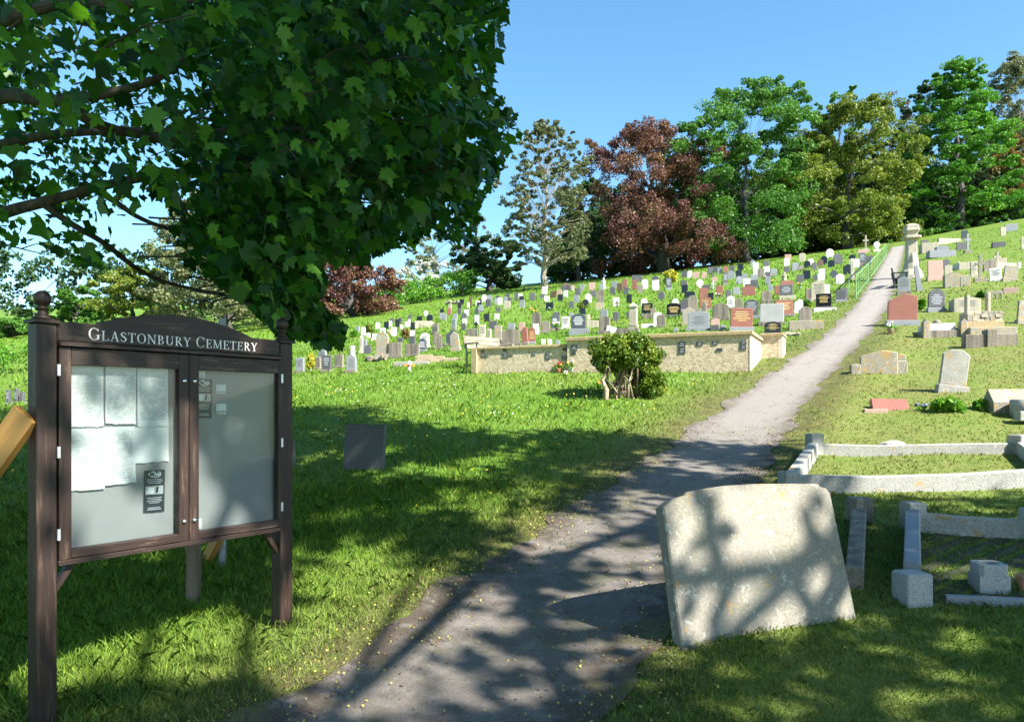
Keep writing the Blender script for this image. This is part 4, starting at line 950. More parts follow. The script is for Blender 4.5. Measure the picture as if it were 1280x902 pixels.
def bench(name, p, rot, L, mat, label, seat=.44, back=.85, iron=False):
    """local x along the seat, front faces -y"""
    g = tag(empty(name, p, rot), label, 'bench')
    dz = [Hs(*(Vector((p.x, p.y)) + Vector((math.cos(rot) * x, math.sin(rot) * x)))) - p.z for x in (0, L)]
    for x, d in ((.04, dz[0]), (L - .04, dz[1])):
        MB().box(x - .035, x + .035, -.47, -.41, min(d, 0) - .1, seat + .2, .006).obj('front_leg', mat, g)
        m = MB(); m.tube([(x, 0, min(d, 0) - .1), (x, .0, seat), (x, .10, back + .02)], .04, 4); m.obj('back_leg', mat, g)
        MB().box(x - .04, x + .04, -.50, .03, seat + .2005, seat + .235, .006).obj('armrest', mat, g)
    for i in range(4): MB().box(.0, L, -.46 + i * .115, -.46 + i * .115 + .095, seat - .035, seat, .005).obj('seat_slat', mat, g)
    for i in range(3): MB().box(.0, L, .045 + i * .022, .07 + i * .022, seat + .1 + i * .115, seat + .195 + i * .115, .005).obj('back_slat', mat, g)
    return g
p = hit(582, 461); bench('wooden_bench', p, R(42), 1.25, MWB, 'bleached wooden bench seen from its end beside the low wall')
p = hit(1118, 361); bench('iron_bench', p, R(64), 1.6, MBLK, 'black bench beside the path at the foot of the white monument')
# green railing along the left edge of the path
r0, r1 = hit(1070, 373), hit(1108, 321)
g = tag(empty('green_railing', r0), 'pale green metal railing with upright bars along the upper path', 'railing')
nb_ = 22; tops = []
for i in range(nb_ + 1):
    t_ = i / nb_; q_ = r0.lerp(r1, t_); q_.z = Hs(q_.x, q_.y); tops.append(q_ - r0)
    big = i in (0, nb_) or i % 6 == 0
    MB().tube([q_ - r0 - Vector((0, 0, .1)), q_ - r0 + Vector((0, 0, .88))], .018 if big else .007, 6).obj('post' if big else 'bar', MGRN, g)
MB().tube([v + Vector((0, 0, .89)) for v in tops], .016, 6).obj('top_rail', MGRN, g)
MB().tube([v + Vector((0, 0, .16)) for v in tops], .010, 6).obj('bottom_rail', MGRN, g)
a, b = hit(1060, 366), hit(1090, 338)
g = tag(empty('handrail', a), 'sloping dark handrail on thin posts left of the green railing', 'railing')
b2 = b - a; MB().tube([Vector((0, 0, .55)), b2 + Vector((0, 0, .8))], .035, 6).obj('rail', MBLK, g)
for t_ in (.02, .5, .98):
    q_ = a.lerp(b, t_); q_.z = Hs(q_.x, q_.y) ; MB().tube([q_ - a - Vector((0, 0, .1)), (Vector((0, 0, .55))).lerp(b2 + Vector((0, 0, .8)), t_)], .02, 6).obj('post', MGRN, g)

# ------------------------------------------------------------------ flowers in pots and on graves
def posy(px, py, size_px, mats, label, pot=None, cat='flowers'):
    p = hit(px, py); k = p.y / FPX; g = tag(empty('flower_pot' if pot else 'flower_bunch', p), label, cat); s_ = size_px * k
    if pot: MB().lathe([(s_ * .22, -.03), (s_ * .3, s_ * .45), (s_ * .33, s_ * .5), (s_ * .26, s_ * .5)], 10).obj('pot', pot, g, True)
    rr = random.Random(int(px * 3 + py)); z0 = s_ * (.5 if pot else 0.)
    n = 60; Pp = np.array([[rr.gauss(0, .28) * s_, rr.gauss(0, .22) * s_, z0 + abs(rr.gauss(.2, .18)) * s_] for _ in range(n)])
    leaves('foliage', Pp, rng.normal(size=(n, 3)), rng.normal(size=(n, 3)) + [0, 0, .8], np.full(n, s_ * .28), rng.random(n), LF['weed'], g)
    for i in range(rr.randint(5, 8)):
        c = (rr.gauss(0, .25) * s_, rr.gauss(-.08, .15) * s_, z0 + rr.uniform(.3, .7) * s_); MB().blob(c, s_ * rr.uniform(.09, .15), 6, i, .8, .2).obj('bloom', rr.choice(mats), g)
for a in ((698, 466, 11, [MRED, MORA], 'red flowers in a terracotta pot at the foot of the wall', MTER), (714, 466, 13, [MFW, MFW, MYEL], 'white flowers in a pale pot at the foot of the wall', M['W']),
          (707, 470, 9, [MFW, MORA], 'small white and orange flowers between the pots by the wall', None), (667, 392, 10, [MYEL, MORA], 'yellow flowers on top of the weathered shouldered headstone', None),
          (719, 411, 10, [MPNK, MPNK, MFW], 'pink flowers in front of the blue-grey inscribed headstone', None), (697, 414, 10, [MFW, MYEL], 'leafy pot plant left of the white square headstone', M['S']),
          (1127, 399, 10, [MYEL, MYEL, MFW], 'yellow daffodils on the plinth of the red slant-topped headstone', None), (1113, 417, 12, [MFW, MYEL], 'plants in a square stone pot below the red headstone', M['P']),
          (958, 349, 7, [MBLU, MPNK], 'violet flowers in the top rows right of white headstones', None), (965, 354, 6, [MYEL], 'yellow flowers in the upper rows beside the path side', None), (1000, 362, 8, [MFW, MORA], 'white and orange flowers beside the dark square headstone', M['W']),
          (687, 388, 6, [MFW], 'white flowers in front of the black headstone by the pale trunk', None), (899, 371, 8, [MFW, MRED, MYEL], 'bright mixed flowers at the foot of a red headstone', None), (1152, 513, 14, [MBLU, MBLU], 'violet flowers in the grass beside the dark flush tablet', None), (1072, 330, 6, [MORA, MFW], 'orange flowers beside the green railing graves', None), (748, 484, 13, [MORA, MORA], 'orange flowers just left of the shrub', None)):
    posy(*a[:5], pot=a[5])
p = hit(512, 464); k = p.y / FPX; g = tag(empty('floral_cross', p, R(-10)), 'small white and orange flower cross standing in the lawn', 'flowers')
MB().box(-1.6 * k, 1.6 * k, -.03, .03, -.03, 13 * k, .01).obj('upright', MFW, g); MB().box(-6.5 * k, -1.61 * k, -.03, .03, 6 * k, 9 * k, .01).obj('arm', MORA, g); MB().box(1.61 * k, 6.5 * k, -.03, .03, 6 * k, 9 * k, .01).obj('arm', MORA, g); MB().blob((0, -.05, 7.5 * k), 1.6 * k, 7).obj('centre', MRED, g)

# ------------------------------------------------------------------ far trees
def crown_r(style, t):
    if style == 'cone': return np.interp(t, [0, .12, .35, .7, 1], [.9, 1., 1., .74, .22])
    if style == 'dome': return np.interp(t, [0, .15, .4, .7, .9, 1], [1., 1., 1., .88, .62, .2])
    if style == 'tall': return np.interp(t, [0, .2, .5, .8, 1], [.7, .95, 1., .78, .2])
    return np.interp(t, [0, .2, .5, .8, 1], [.85, 1., 1., .88, .45])
def leaf_cloud(C, rad, n_per, size, flat=.65, droop=0., shell=.5):
    """leaves round clump centres C (m,3) with radii rad (m,)"""
    m = len(C); n = m * n_per
    d = unit(rng.normal(size=(n, 3))); r_ = rng.random(n) ** (1 / 3); r_ = shell * (.75 + .25 * r_) + (1 - shell) * r_
    off = d * r_[:, None] * np.array([1, 1, flat]); off[:, 2] -= droop * r_ ** 2 * rng.random(n)
    P = np.repeat(C, n_per, 0) + off * np.repeat(rad, n_per)[:, None]
    N = unit(d + rng.normal(size=(n, 3)) * .75 + [0, 0, .35]); T = rng.normal(size=(n, 3)) - [0, 0, .6]
    return P, T, N, size * rng.uniform(.6, 1.35, n)
def tree(label, px, y, top, x0, x1, pal, base_py=None, style='round', low=None, n=220, per=75, size=.27, barkm=BK3, trunk=.33, name='broadleaf_tree', cat='tree', sparse=0., droop=0., flat=.6, grp='trees along the top of the cemetery', clump=.13, limbs=26, depth=1.0, limb_r=.32):
    if sparse == 0 and per > 40: n = int(n * 1.15); per = int(per * 1.5); clump *= 1.36; size *= .98
    if base_py is not None: p = hit(px, base_py)
    else: x = (px - CX) / FPX * y; p = Vector((x, y, Hs(x, y)))
    k = p.y / FPX; cx = ((x0 + x1) / 2 - px) * k; rx = (x1 - x0) / 2 * k * 1.06; zt = CZ + (HY - top) * k - p.z
    zl = (CZ + (HY - low) * k - p.z) if low is not None else .22 * zt
    zl = max(zl, .3)
    g = tag(empty(name, p), label, cat, grp)
    # boughs, each a billow of smaller clumps, on an uneven crown outline
    nb0 = max(30, int(n / 2.8)); ns = 4; n = nb0 * ns
    t_ = (np.arange(nb0) + rng.random(nb0)) / nb0; a_ = rng.random(nb0) * 2 * math.pi; q_ = rng.random(nb0) ** .38
    ph = rng.random(4) * 6.28
    lob = 1 + .17 * np.sin(a_ * 2 + ph[0] + t_ * 5) + .13 * np.sin(a_ * 3 + ph[1] - t_ * 8) + rng.normal(0, .07, nb0)
    rr_ = crown_r(style, t_) * q_ * lob * .90
    B0 = np.stack([cx * np.clip(t_ * 3, .3, 1) + rx * rr_ * np.cos(a_), rx * depth * rr_ * np.sin(a_), zl + (zt - zl) * (t_ * .90 + .04)], -1)
    br_ = rx * clump * 1.15 * rng.uniform(.7, 1.4, nb0) * (1.15 - .45 * t_)
    C = np.repeat(B0, ns, 0) + unit(rng.normal(size=(n, 3))) * np.repeat(br_, ns)[:, None] * rng.uniform(.35, 1.0, (n, 1)) * np.array([1, 1, .7])
    rad = np.repeat(br_, ns) * rng.uniform(.38, .62, n); t_ = np.repeat(t_, ns)
    vb = np.repeat(rng.normal(.5, .2, nb0), ns)
    P, T, N, s_ = leaf_cloud(C, rad, per, size, flat, droop)
    v = np.clip(np.repeat(vb + rng.normal(0, .12, n), per) + rng.normal(0, .16, n * per), 0, 1)
    leaves('crown', P, T, N, s_, v, LF[pal], g)
    # trunk and limbs
    m = MB(); ht = zl + (zt - zl) * .55; nb = 7; tp = [Vector((cx * (i / nb) ** 1.5 + .15 * math.sin(i * 1.9 + px), .12 * math.cos(i * 1.3), -.3 + (ht + .3) * i / nb)) for i in range(nb + 1)]
    m.tube(tp, [trunk * (1.25 if i == 0 else 1 - .85 * i / nb) for i in range(nb + 1)], 9)
    idx = rng.choice(n, min(limbs, n), replace=False)
    for i in idx:
        c = Vector(C[i]); s0 = max(0.15, min(.95, (c.z / ht) * .72)); f_ = s0 * nb; j = int(f_); a0 = tp[j].lerp(tp[min(j + 1, nb)], f_ - j)
        mid = a0.lerp(c, .5) + Vector((0, 0, (.08 if droop == 0 else .2) * (c - a0).length)); r0_ = trunk * (1 - .85 * s0) * limb_r
        m.tube([a0, mid, c], [r0_, r0_ * .55, .02], 5, False)
    m.obj('trunk', barkm, g, True); return g
TG = 'trees along the top of the cemetery'
tree('thin pale-trunked tree with sparse olive foliage against the sky', 681, 0, 143, 617, 747, 'ash', 361, 'tall', low=335, n=1100, per=24, size=.19, barkm=BK2, trunk=.33, clump=.075, limbs=240, limb_r=.16)
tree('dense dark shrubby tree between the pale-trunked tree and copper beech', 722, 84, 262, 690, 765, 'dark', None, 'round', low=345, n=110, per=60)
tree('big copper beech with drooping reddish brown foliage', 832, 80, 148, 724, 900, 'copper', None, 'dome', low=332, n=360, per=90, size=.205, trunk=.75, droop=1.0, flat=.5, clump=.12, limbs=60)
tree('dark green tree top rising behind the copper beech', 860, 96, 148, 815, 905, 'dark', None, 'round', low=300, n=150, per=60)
tree('large dense green tree right of the copper beech', 932, 79, 94, 845, 1018, 'green', None, 'round', low=326, n=380, per=90, size=.22, trunk=.5, clump=.13)
tree('spreading olive green tree near the top of the path', 1058, 80, 120, 978, 1150, 'olive', None, 'dome', low=308, n=380, per=90, size=.22, trunk=.55, clump=.12)
tree('dark green tree behind the gap left of the olive tree', 985, 100, 175, 940, 1030, 'dark', None, 'round', low=310, n=150, per=60)
tree('bare purplish tree top behind the spreading olive tree', 1112, 104, 112, 1066, 1158, 'twig', None, 'round', low=260, n=200, per=26, size=.22, limbs=110, trunk=.3)
tree('thin-topped green tree rising behind the olive tree', 1048, 100, 104, 1005, 1095, 'green', None, 'round', low=230, n=120, per=40, limbs=40)
tree('tall bright green tree with a ragged conical crown', 1202, 84, 70, 1122, 1268, 'bright', None, 'cone', low=280, n=380, per=88, size=.22, trunk=.5, flat=.4, clump=.13)
tree('dark green tree just left of the tall bright green tree', 1150, 98, 92, 1118, 1195, 'dark', None, 'tall', low=280, n=150, per=60)
tree('tall pale grey-green tree at the right edge of the wood', 1275, 98, 58, 1215, 1350, 'pale', None, 'tall', low=250, n=260, per=60, limbs=70, barkm=BK2)
tree('rusty brown bushy tree at the right edge above the graves', 1270, 86, 166, 1232, 1345, 'rust', None, 'round', low=262, n=170, per=60)
tree('dark blue-green rounded tree left of the pale-trunked tree', 612, 82, 295, 570, 652, 'dark', None, 'round', low=366, n=150, per=65)
tree('thin light green tree above the hedge against the sky', 540, 92, 285, 503, 582, 'pale', None, 'round', low=350, n=130, per=30, limbs=50, size=.22)
tree('thin pinkish leafless tree behind the dark rounded tree', 594, 100, 268, 568, 622, 'twig', None, 'tall', low=330, n=110, per=16, limbs=80, size=.2, trunk=.18)
tree('hawthorn covered in white blossom above the hedge', 530, 76, 322, 500, 566, 'blossom', None, 'round', low=372, n=110, per=55, size=.2)
tree('smaller copper beech at the left end of the graves', 440, 62, 322, 372, 500, 'copper', None, 'dome', low=402, n=170, per=75, size=.2, droop=.8, flat=.5)
tree('tall olive tree behind the hanging maple boughs', 285, 58, 232, 195, 385, 'pale', None, 'round', low=420, n=190, per=70, size=.24)
tree('loose olive tree above the arch of the notice board', 165, 62, 332, 110, 222, 'olive', None, 'round', low=440, n=160, per=60, size=.22)
tree('round green tree left of the loose olive tree', 95, 70, 357, 66, 132, 'green', None, 'round', low=440, n=140, per=55, size=.22)
tree('low olive tree at the far left edge', 15, 68, 402, -40, 62, 'green', None, 'round', low=470, n=140, per=60, size=.24)
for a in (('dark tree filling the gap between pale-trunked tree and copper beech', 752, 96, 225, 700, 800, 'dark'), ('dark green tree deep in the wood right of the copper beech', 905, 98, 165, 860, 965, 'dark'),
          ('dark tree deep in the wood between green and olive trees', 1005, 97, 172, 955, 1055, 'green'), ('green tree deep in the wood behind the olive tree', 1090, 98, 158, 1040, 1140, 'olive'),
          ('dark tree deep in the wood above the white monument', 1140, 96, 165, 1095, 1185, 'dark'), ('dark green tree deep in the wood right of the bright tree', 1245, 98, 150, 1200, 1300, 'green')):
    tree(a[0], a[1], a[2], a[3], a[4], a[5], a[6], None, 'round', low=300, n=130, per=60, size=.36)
# undergrowth under the trees: one dark mass nobody could count
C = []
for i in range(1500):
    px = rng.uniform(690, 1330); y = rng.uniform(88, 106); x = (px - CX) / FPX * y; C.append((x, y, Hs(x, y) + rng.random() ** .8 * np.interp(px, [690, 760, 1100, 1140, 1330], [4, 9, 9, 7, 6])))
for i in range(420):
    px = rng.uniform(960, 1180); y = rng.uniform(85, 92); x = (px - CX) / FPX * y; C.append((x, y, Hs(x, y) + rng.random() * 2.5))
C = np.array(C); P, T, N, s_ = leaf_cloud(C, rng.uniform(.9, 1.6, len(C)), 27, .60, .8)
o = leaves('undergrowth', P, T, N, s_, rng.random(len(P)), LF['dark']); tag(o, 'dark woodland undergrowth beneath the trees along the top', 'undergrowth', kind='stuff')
def hedge(label, pts, h, wd, pal, size=.16, per=60, dens=3., name='hedge', cat='hedge'):
    """hedge along world points (x,y)"""
    p0 = Vector((*pts[0], Hs(*pts[0]))); g = tag(empty(name, p0), label, cat); C = []
    for a, b in zip(pts[:-1], pts[1:]):
        L = math.dist(a, b)
        for i in range(int(L * dens * h)):
            t_ = rng.random(); x = a[0] + (b[0] - a[0]) * t_ + rng.normal(0, wd * .3); y = a[1] + (b[1] - a[1]) * t_ + rng.normal(0, wd * .3); C.append((x - p0.x, y - p0.y, Hs(x, y) - p0.z + h * rng.random() ** .8 * rng.uniform(.8, 1.05)))
    C = np.array(C); P, T, N, s_ = leaf_cloud(C, rng.uniform(.25, .5, len(C)) * min(1.5, h * .5 + .3), per, size, .8)
    leaves('foliage', P, T, N, s_, rng.random(len(P)), LF[pal], g)
    m = MB()
    for i in range(0, len(C), 12): m.tube([(C[i][0], C[i][1], C[i][2] - min(C[i][2] + 5, 1.2)), tuple(C[i])], [.04, .015], 5)
    m.obj('stems', BK3, g)['kind'] = 'stuff'
def wp(px, y): return ((px - CX) / FPX * y, y)
hedge('bright green hedge bank between the copper beech and dark tree', [wp(470, 66), wp(530, 72), wp(588, 78)], 2.3, 2.2, 'hedge', .2, 60, 4)
hedge('tall dark hedgerow closing off the field far left', [wp(-320, 70), wp(60, 72), wp(250, 74), wp(440, 80)], 7.5, 3., 'dark', .34, 45, 1.5, 'hedgerow')
hedge('bright clipped hedge at the left edge beyond the notice board', [wp(-60, 37), wp(30, 36), wp(62, 38)], 1.5, 1.0, 'hedge', .12, 60, 6)
hedge('rough grass and nettle bank at the foot of the right wood', [wp(1120, 78), wp(1210, 82), wp(1330, 84)], .8, 2.0, 'green', .2, 40, 4, 'nettle_bank', 'bank')
# small bushes among the graves
def bush(label, px, py, wpx, hpx, pal, size=.09, n=26, per=45, name='shrub', grp='small shrubs among the graves'):
    p = hit(px, py); k = p.y / FPX; g = tag(empty(name, p), label, 'shrub', grp); rx, h = wpx / 2 * k, hpx * k
    a_ = rng.random(n) * 6.283; q_ = rng.random(n) ** .5; t_ = rng.random(n)
    C = np.stack([rx * .75 * q_ * np.cos(a_) * (1 - .4 * t_), rx * .7 * q_ * np.sin(a_) * (1 - .4 * t_), h * (.12 + .75 * t_)], -1)
    P, T, N, s_ = leaf_cloud(C, np.full(n, rx * .36), per, size, .8); leaves('foliage', P, T, N, s_, rng.random(len(P)), LF[pal], g)
    m = MB()
    for i in range(5): m.tube([(0, 0, -.1), tuple(C[i] * .6), tuple(C[i])], [.03, .02, .01], 5)
    m.obj('stems', BK4, g)
bush('yellow-green bush at the foot of the copper beech trunk', 838, 353, 21, 16, 'gold', .22)
bush('small olive shrub among the far left graves', 461, 417, 12, 12, 'olive', .16); bush('tawny little shrub right of the white square headstones on the left', 507, 424, 11, 13, 'rust', .14)
bush('golden upright conifer between grey headstones by the maple bough', 388, 464, 11, 24, 'gold', .10); bush('low green shrub below the far left graves', 443, 421, 13, 7, 'hedge', .14)
bush('little dark conifer at the foot of the tall wall', 864, 462, 9, 11, 'dark', .05, 14); bush('grey-green shrub beside the black rounded headstone', 726, 386, 9, 7, 'olive', .14, 14)
bush('green clump behind the shouldered headstone by the path', 1009, 384, 10, 9, 'green', .12, 14); bush('dark leafy clump beside the broken arched stonework', 1228, 372, 16, 8, 'green', .12, 16)
bush('green clump at the foot of the ruined pedestal', 1216, 411, 18, 9, 'weed', .10, 16); bush('leafy clump left of the grey rounded headstone on the right', 1152, 388, 10, 14, 'weed', .12, 16); bush('leafy green plants spreading behind the kerbed grass plot', 1185, 514, 44, 13, 'weed', .09, 26); bush('grassy clump at the end of the leafy plants', 1228, 511, 30, 9, 'weed', .08, 18)
# the rounded shrub in front of the wall
p = hit(775, 499); k = p.y / FPX; g = tag(empty('rounded_shrub', p), 'bushy yellow-green shrub with bare twisted stems in front of the wall', 'shrub')
n = 120; cc = []
while len(cc) < n:
    q_ = rng.uniform(-1, 1, 3)
    if abs(q_[0]) ** 2.6 + abs(q_[1]) ** 2.6 + abs(q_[2]) ** 2.6 < 1 and np.abs(q_).max() > .5:
        x, y, z = q_[0] * 40 * k, q_[1] * 34 * k, (56 + q_[2] * 25) * k
        if z < 42 * k and x < 6 * k and y < .15: continue
        cc.append((x + 12 * k + (-6 * k if z > 60 * k else 0), y + .35, z))
for i in range(34): cc.append((rng.uniform(22, 56) * k, rng.uniform(-.1, .7), rng.uniform(9, 36) * k))
C = np.array(cc); P, T, N, s_ = leaf_cloud(C, rng.uniform(6, 11, len(C)) * k, 150, .052, .9, shell=.7)
v = np.clip(np.repeat(rng.normal(.5, .2, len(C)), 150) + rng.normal(0, .2, len(P)), 0, 1); leaves('foliage', P, T, N, s_, v, LF['shrub'], g)
m = MB(); rr = random.Random(3)
m.tube([(-18 * k, 0, -.1), (-17 * k, .02, 12 * k), (-22 * k, .05, 24 * k), (-10 * k, .1, 44 * k)], [.055, .05, .035, .02], 7)
for i in range(26):
    b_ = (rr.uniform(-14, 26) * k, rr.uniform(-.05, .5), -.05); t_ = cc[rr.randrange(n)]
    md = (b_[0] * .6 + t_[0] * .4 + rr.uniform(-6, 6) * k, b_[1] * .6 + t_[1] * .4 + rr.uniform(-.1, .1), rr.uniform(10, 26) * k)
    r_ = rr.uniform(.012, .032); m.tube([b_, md, t_], [r_, r_ * .8, r_ * .4], 6)
    for j in range(2):
        e_ = (md[0] + rr.uniform(-12, 12) * k, md[1] + rr.uniform(-.2, .1), md[2] + rr.uniform(-2, 12) * k); m.tube([md, e_], [r_ * .6, .004], 5)
m.obj('stems', BK4, g, True)

# ------------------------------------------------------------------ overhanging maple (trunk just outside the frame on the left)
tx, ty = -7.0, 7.6; tz = Hs(tx, ty)
maple = tag(empty('maple_tree', (tx, ty, tz)), 'big dark green maple hanging over the notice board from the left', 'tree'); mo = Vector((tx, ty, tz))
DENSE = [(245, -40), (636, -40), (634, 30), (622, 70), (614, 105), (650, 150), (652, 178), (630, 200), (612, 240), (600, 262), (596, 296), (560, 312), (540, 290), (500, 316), (470, 318), (448, 338), (400, 322), (408, 350), (396, 380), (432, 408), (428, 436), (392, 432), (372, 420), (360, 432), (330, 400), (290, 360), (258, 300), (250, 250), (290, 190), (262, 130), (235, 60)]
SPARSE = [(-60, -40), (260, -40), (262, 130), (292, 190), (252, 240), (262, 300), (300, 372), (250, 340), (205, 300), (215, 262), (180, 246), (150, 300), (110, 345), (80, 318), (40, 300), (-60, 318)]
HOLES = [(175, 275, 42, 26), (250, 232, 26, 12), (45, 262, 24, 12), (20, 205, 26, 10), (70, 200, 22, 9), (130, 150, 24, 12), (55, 70, 26, 18), (262, 150, 20, 12), (210, 190, 22, 8), (30, 25, 24, 14), (90, 290, 22, 10), (110, 95, 20, 9), (70, 110, 20, 7), (155, 205, 24, 9), (10, 330, 60, 26), (10, 130, 18, 9), (180, 60, 16, 9), (150, 40, 14, 9), (75, 232, 20, 7), (225, 120, 18, 8)]
BLIT = [(.18, -.62, .17), (.17, -.35, .12), (.36, -.20, .12), (.28, .12, .09), (.50, -.66, .06), (-.02, -.9, .12)]     # u, z, radius on the board
MSUN = [(bworld(u, z), r_ + .3) for u, z, r_ in BLIT] + [(hit(190, 800), .42), (hit(440, 752), .38), (hit(90, 745), .3), (hit(470, 860), .3)]
EC, ER = np.array([-4.9, 7.1, 7.6]), np.array([5.5, 5.5, 5.6])
NCL = 3300; cl = []
while len(cl) < NCL:
    q_ = rng.uniform(-1, 1, (6000, 3)); d_ = (np.abs(q_) ** 2.6).sum(-1); q_ = q_[(d_ < 1) & (rng.random(len(q_)) < .45 + .55 * d_ ** 1.2)]
    P = EC + q_ * ER; P = P[P[:, 1] > 2.0]
    px, py = P2(P); dist = np.linalg.norm(P - [0, 0, CZ], axis=1)
    inf = (px > -30) & (px < 1310) & (py > -30) & (py < 930)
    hl = np.zeros(len(P), bool)
    for hx, hy, ha, hb in HOLES: hl |= ((px - hx) / (ha + 6)) ** 2 + ((py - hy) / (hb + 6)) ** 2 < 1
    mg = 12 * 6 / np.maximum(P[:, 1], 1)
    inD = inpoly(px + mg, py, DENSE) & inpoly(px, py + mg, DENSE); inS = inpoly(px, py, SPARSE) & ~hl
    ok = np.where(inf, inD | (inS & (rng.random(len(P)) < .30)), (P[:, 2] > 3.3) & (rng.random(len(P)) < .13))
    for p_, r_ in MSUN:
        d_ = P - np.array(p_); al = d_ @ np.array(SUN); ok &= ~((np.linalg.norm(d_ - al[:, None] * np.array(SUN), axis=1) < r_) & (al > 0))
    ok &= (dist > 2.7) & (P[:, 2] > H(P[:, 0], P[:, 1]) + 1.5)
    cl += list(P[ok])
cl = np.array(cl[:NCL]); ex = []
while len(ex) < 420:       # low hanging boughs in the middle
    a_, b_ = rng.uniform(250, 432), rng.uniform(280, 436)
    if inpoly(np.array([a_]), np.array([b_ + 8]), DENSE)[0]: ex.append(tuple(W(a_, b_, rng.uniform(7.6, 10.0))))
cl = np.concatenate([cl, np.array(ex)]); NCL = len(cl); per = 12
n = NCL * per
off = rng.normal(size=(n, 3)) * [.17, .17, .10]; PP = np.repeat(cl, per, 0) + off
outw = unit(PP - (mo + Vector((0, 0, 4))))
T = outw * .5 + rng.normal(size=(n, 3)) * .55 - [0, 0, .75]; N = unit(np.array([0, 0, .7]) + outw * .35 - np.array([0, .25, 0]) + rng.normal(size=(n, 3)) * .5)
S = rng.uniform(.085, .165, n); v = np.clip(rng.normal(.5, .25, n), 0, 1)
px, py = P2(PP); inf = (px > -60) & (px < 1340) & (py > -60) & (py < 960)
keep = np.where(inf, inpoly(px, py, DENSE) | inpoly(px, py, SPARSE), True); PP, T, N, S, v = PP[keep], T[keep], N[keep], S[keep], v[keep]
px, py = P2(PP); dd = np.linalg.norm(PP - [0, 0, CZ], axis=1); inf = (px > 0) & (px < 1280) & (py > 0) & (py < 902)
order = np.argsort(np.where(inf, dd, 1e6))[:300]; near = np.zeros(len(PP), bool); near[order] = True
far = ~near
crown = leaves('crown', PP[far] - np.array(mo), T[far], N[far], S[far], v[far], LF['maple'], maple, MAPLE_S); crown['kind'] = 'stuff'
lv = []
for j in range(3):      # three shared leaf meshes with their own tint
    V, kk = leafgeo(np.zeros((1, 3)), np.array([[0., 1, 0]]), np.array([[0., 0, 1]]), np.array([1.]), MAPLE)
    me = bpy.data.meshes.new('leaf'); me.from_pydata([tuple(a) for a in V], [], [tuple(range(kk))]); a = me.attributes.new('v', 'FLOAT', 'FACE'); a.data.foreach_set('value', [.3 + .3 * j]); me.materials.append(LF['maple']); lv.append(me)
for i in order:
    t_ = Vector(T[i]).normalized(); b_ = Vector(N[i]).cross(t_).normalized(); n_ = t_.cross(b_)
    o = bpy.data.objects.new('leaf', lv[i % 3]); COL.objects.link(o); o.parent = maple
    o.matrix_local = Matrix.Translation(Vector(PP[i]) - mo) @ Matrix((b_, t_, n_)).transposed().to_4x4() @ Matrix.Scale(float(S[i]), 4)
m = MB(); m.tube([(0, 0, -.3), (.05, 0, 1.2), (.0, .1, 3.), (.1, .0, 6.), (.2, .1, 9.)], [.5, .4, .34, .2, .06], 12)
BR = [([(-.9, 0, 0), (0, 115, 5.6), (50, 125, 5.5), (80, 126, 5.45), (143, 116, 5.4), (200, 99, 5.3), (229, 73, 5.2)], .062, 3.4),
      ([(80, 128, 5.45), (110, 150, 5.6), (143, 163, 5.8), (186, 170, 6.), (266, 195, 6.5), (333, 200, 7.), (430, 193, 7.6)], .05, None),
      ([(-.9, 0, 0), (0, 180, 6.6), (66, 167, 6.4), (143, 163, 6.2), (280, 165, 6.2), (390, 160, 6.4)], .055, 3.0),
      ([(-.9, 0, 0), (0, 266, 7.0), (66, 250, 6.9), (133, 230, 6.9), (206, 218, 7.), (262, 208, 7.1), (340, 215, 7.4)], .066, 2.2),
      ([(120, 238, 6.9), (146, 253, 6.9), (173, 273, 7.), (213, 287, 7.2), (262, 298, 7.4), (330, 312, 7.8)], .030, None),
      ([(53, 254, 6.9), (88, 280, 7.), (131, 303, 7.2), (164, 332, 7.5), (197, 350, 7.8), (235, 360, 8.), (300, 372, 8.2), (380, 400, 8.4)], .034, None),
      ([(206, 218, 7.), (222, 242, 7.1), (238, 275, 7.2), (243, 292, 7.3)], .018, None),
      ([(-.9, 0, 0), (0, 28, 4.9), (40, 12, 4.8), (90, 2, 4.7), (180, 8, 4.7), (300, -10, 4.8)], .055, 4.2),
      ([(-.9, 0, 0), (0, 303, 6.2), (26, 311, 6.2), (62, 319, 6.2)], .010, 2.0),
      ([(26, 311, 6.2), (50, 303, 6.1), (64, 308, 6.1)], .006, None), ([(8, 306, 6.2), (24, 322, 6.2), (40, 331, 6.2)], .005, None), ([(84, 338, 6.4), (70, 350, 6.4), (52, 366, 6.4)], .005, None), ([(70, 350, 6.4), (76, 362, 6.4), (66, 376, 6.4)], .004, None)]
for i in range(14):    # more limbs in the unseen and upper crown
    a_ = rng.uniform(0, 6.283); e_ = EC + np.array([math.cos(a_) * 4.3, math.sin(a_) * 4.2, rng.uniform(-1, 4)]); qx, qy = P2(e_)
    s_ = Vector((0, 0, rng.uniform(3, 6))); e_ = Vector(e_) - mo
    pe_ = (e_ + mo)
    if pe_.y > .5 and -20 < qx < 1300 and not inpoly(np.array([qx]), np.array([qy]), DENSE)[0] and qy > -20: continue
    m.tube([s_, s_.lerp(e_, .5) + Vector((0, 0, .6)), e_], [.11, .06, .015], 6)
for pts, r_, z_ in BR:
    w_ = [(Vector((.0, .0, z_)) if (a[1] == 0 and a[2] == 0 and z_ is not None) else W(*a) - mo) for a in pts]
    # smooth the polyline
    for _ in range(2):
        nw = [w_[0]]
        for a, b in zip(w_[:-1], w_[1:]): nw += [a.lerp(b, .25), a.lerp(b, .75)]
        w_ = nw + [w_[-1]]
    m.tube(w_, [r_ * (1.6 if z_ is not None and i == 0 else 1) * (1 - .75 * i / (len(w_) - 1)) for i in range(len(w_))], 8)
m.obj('trunk', BK1, maple, True); m = MB()
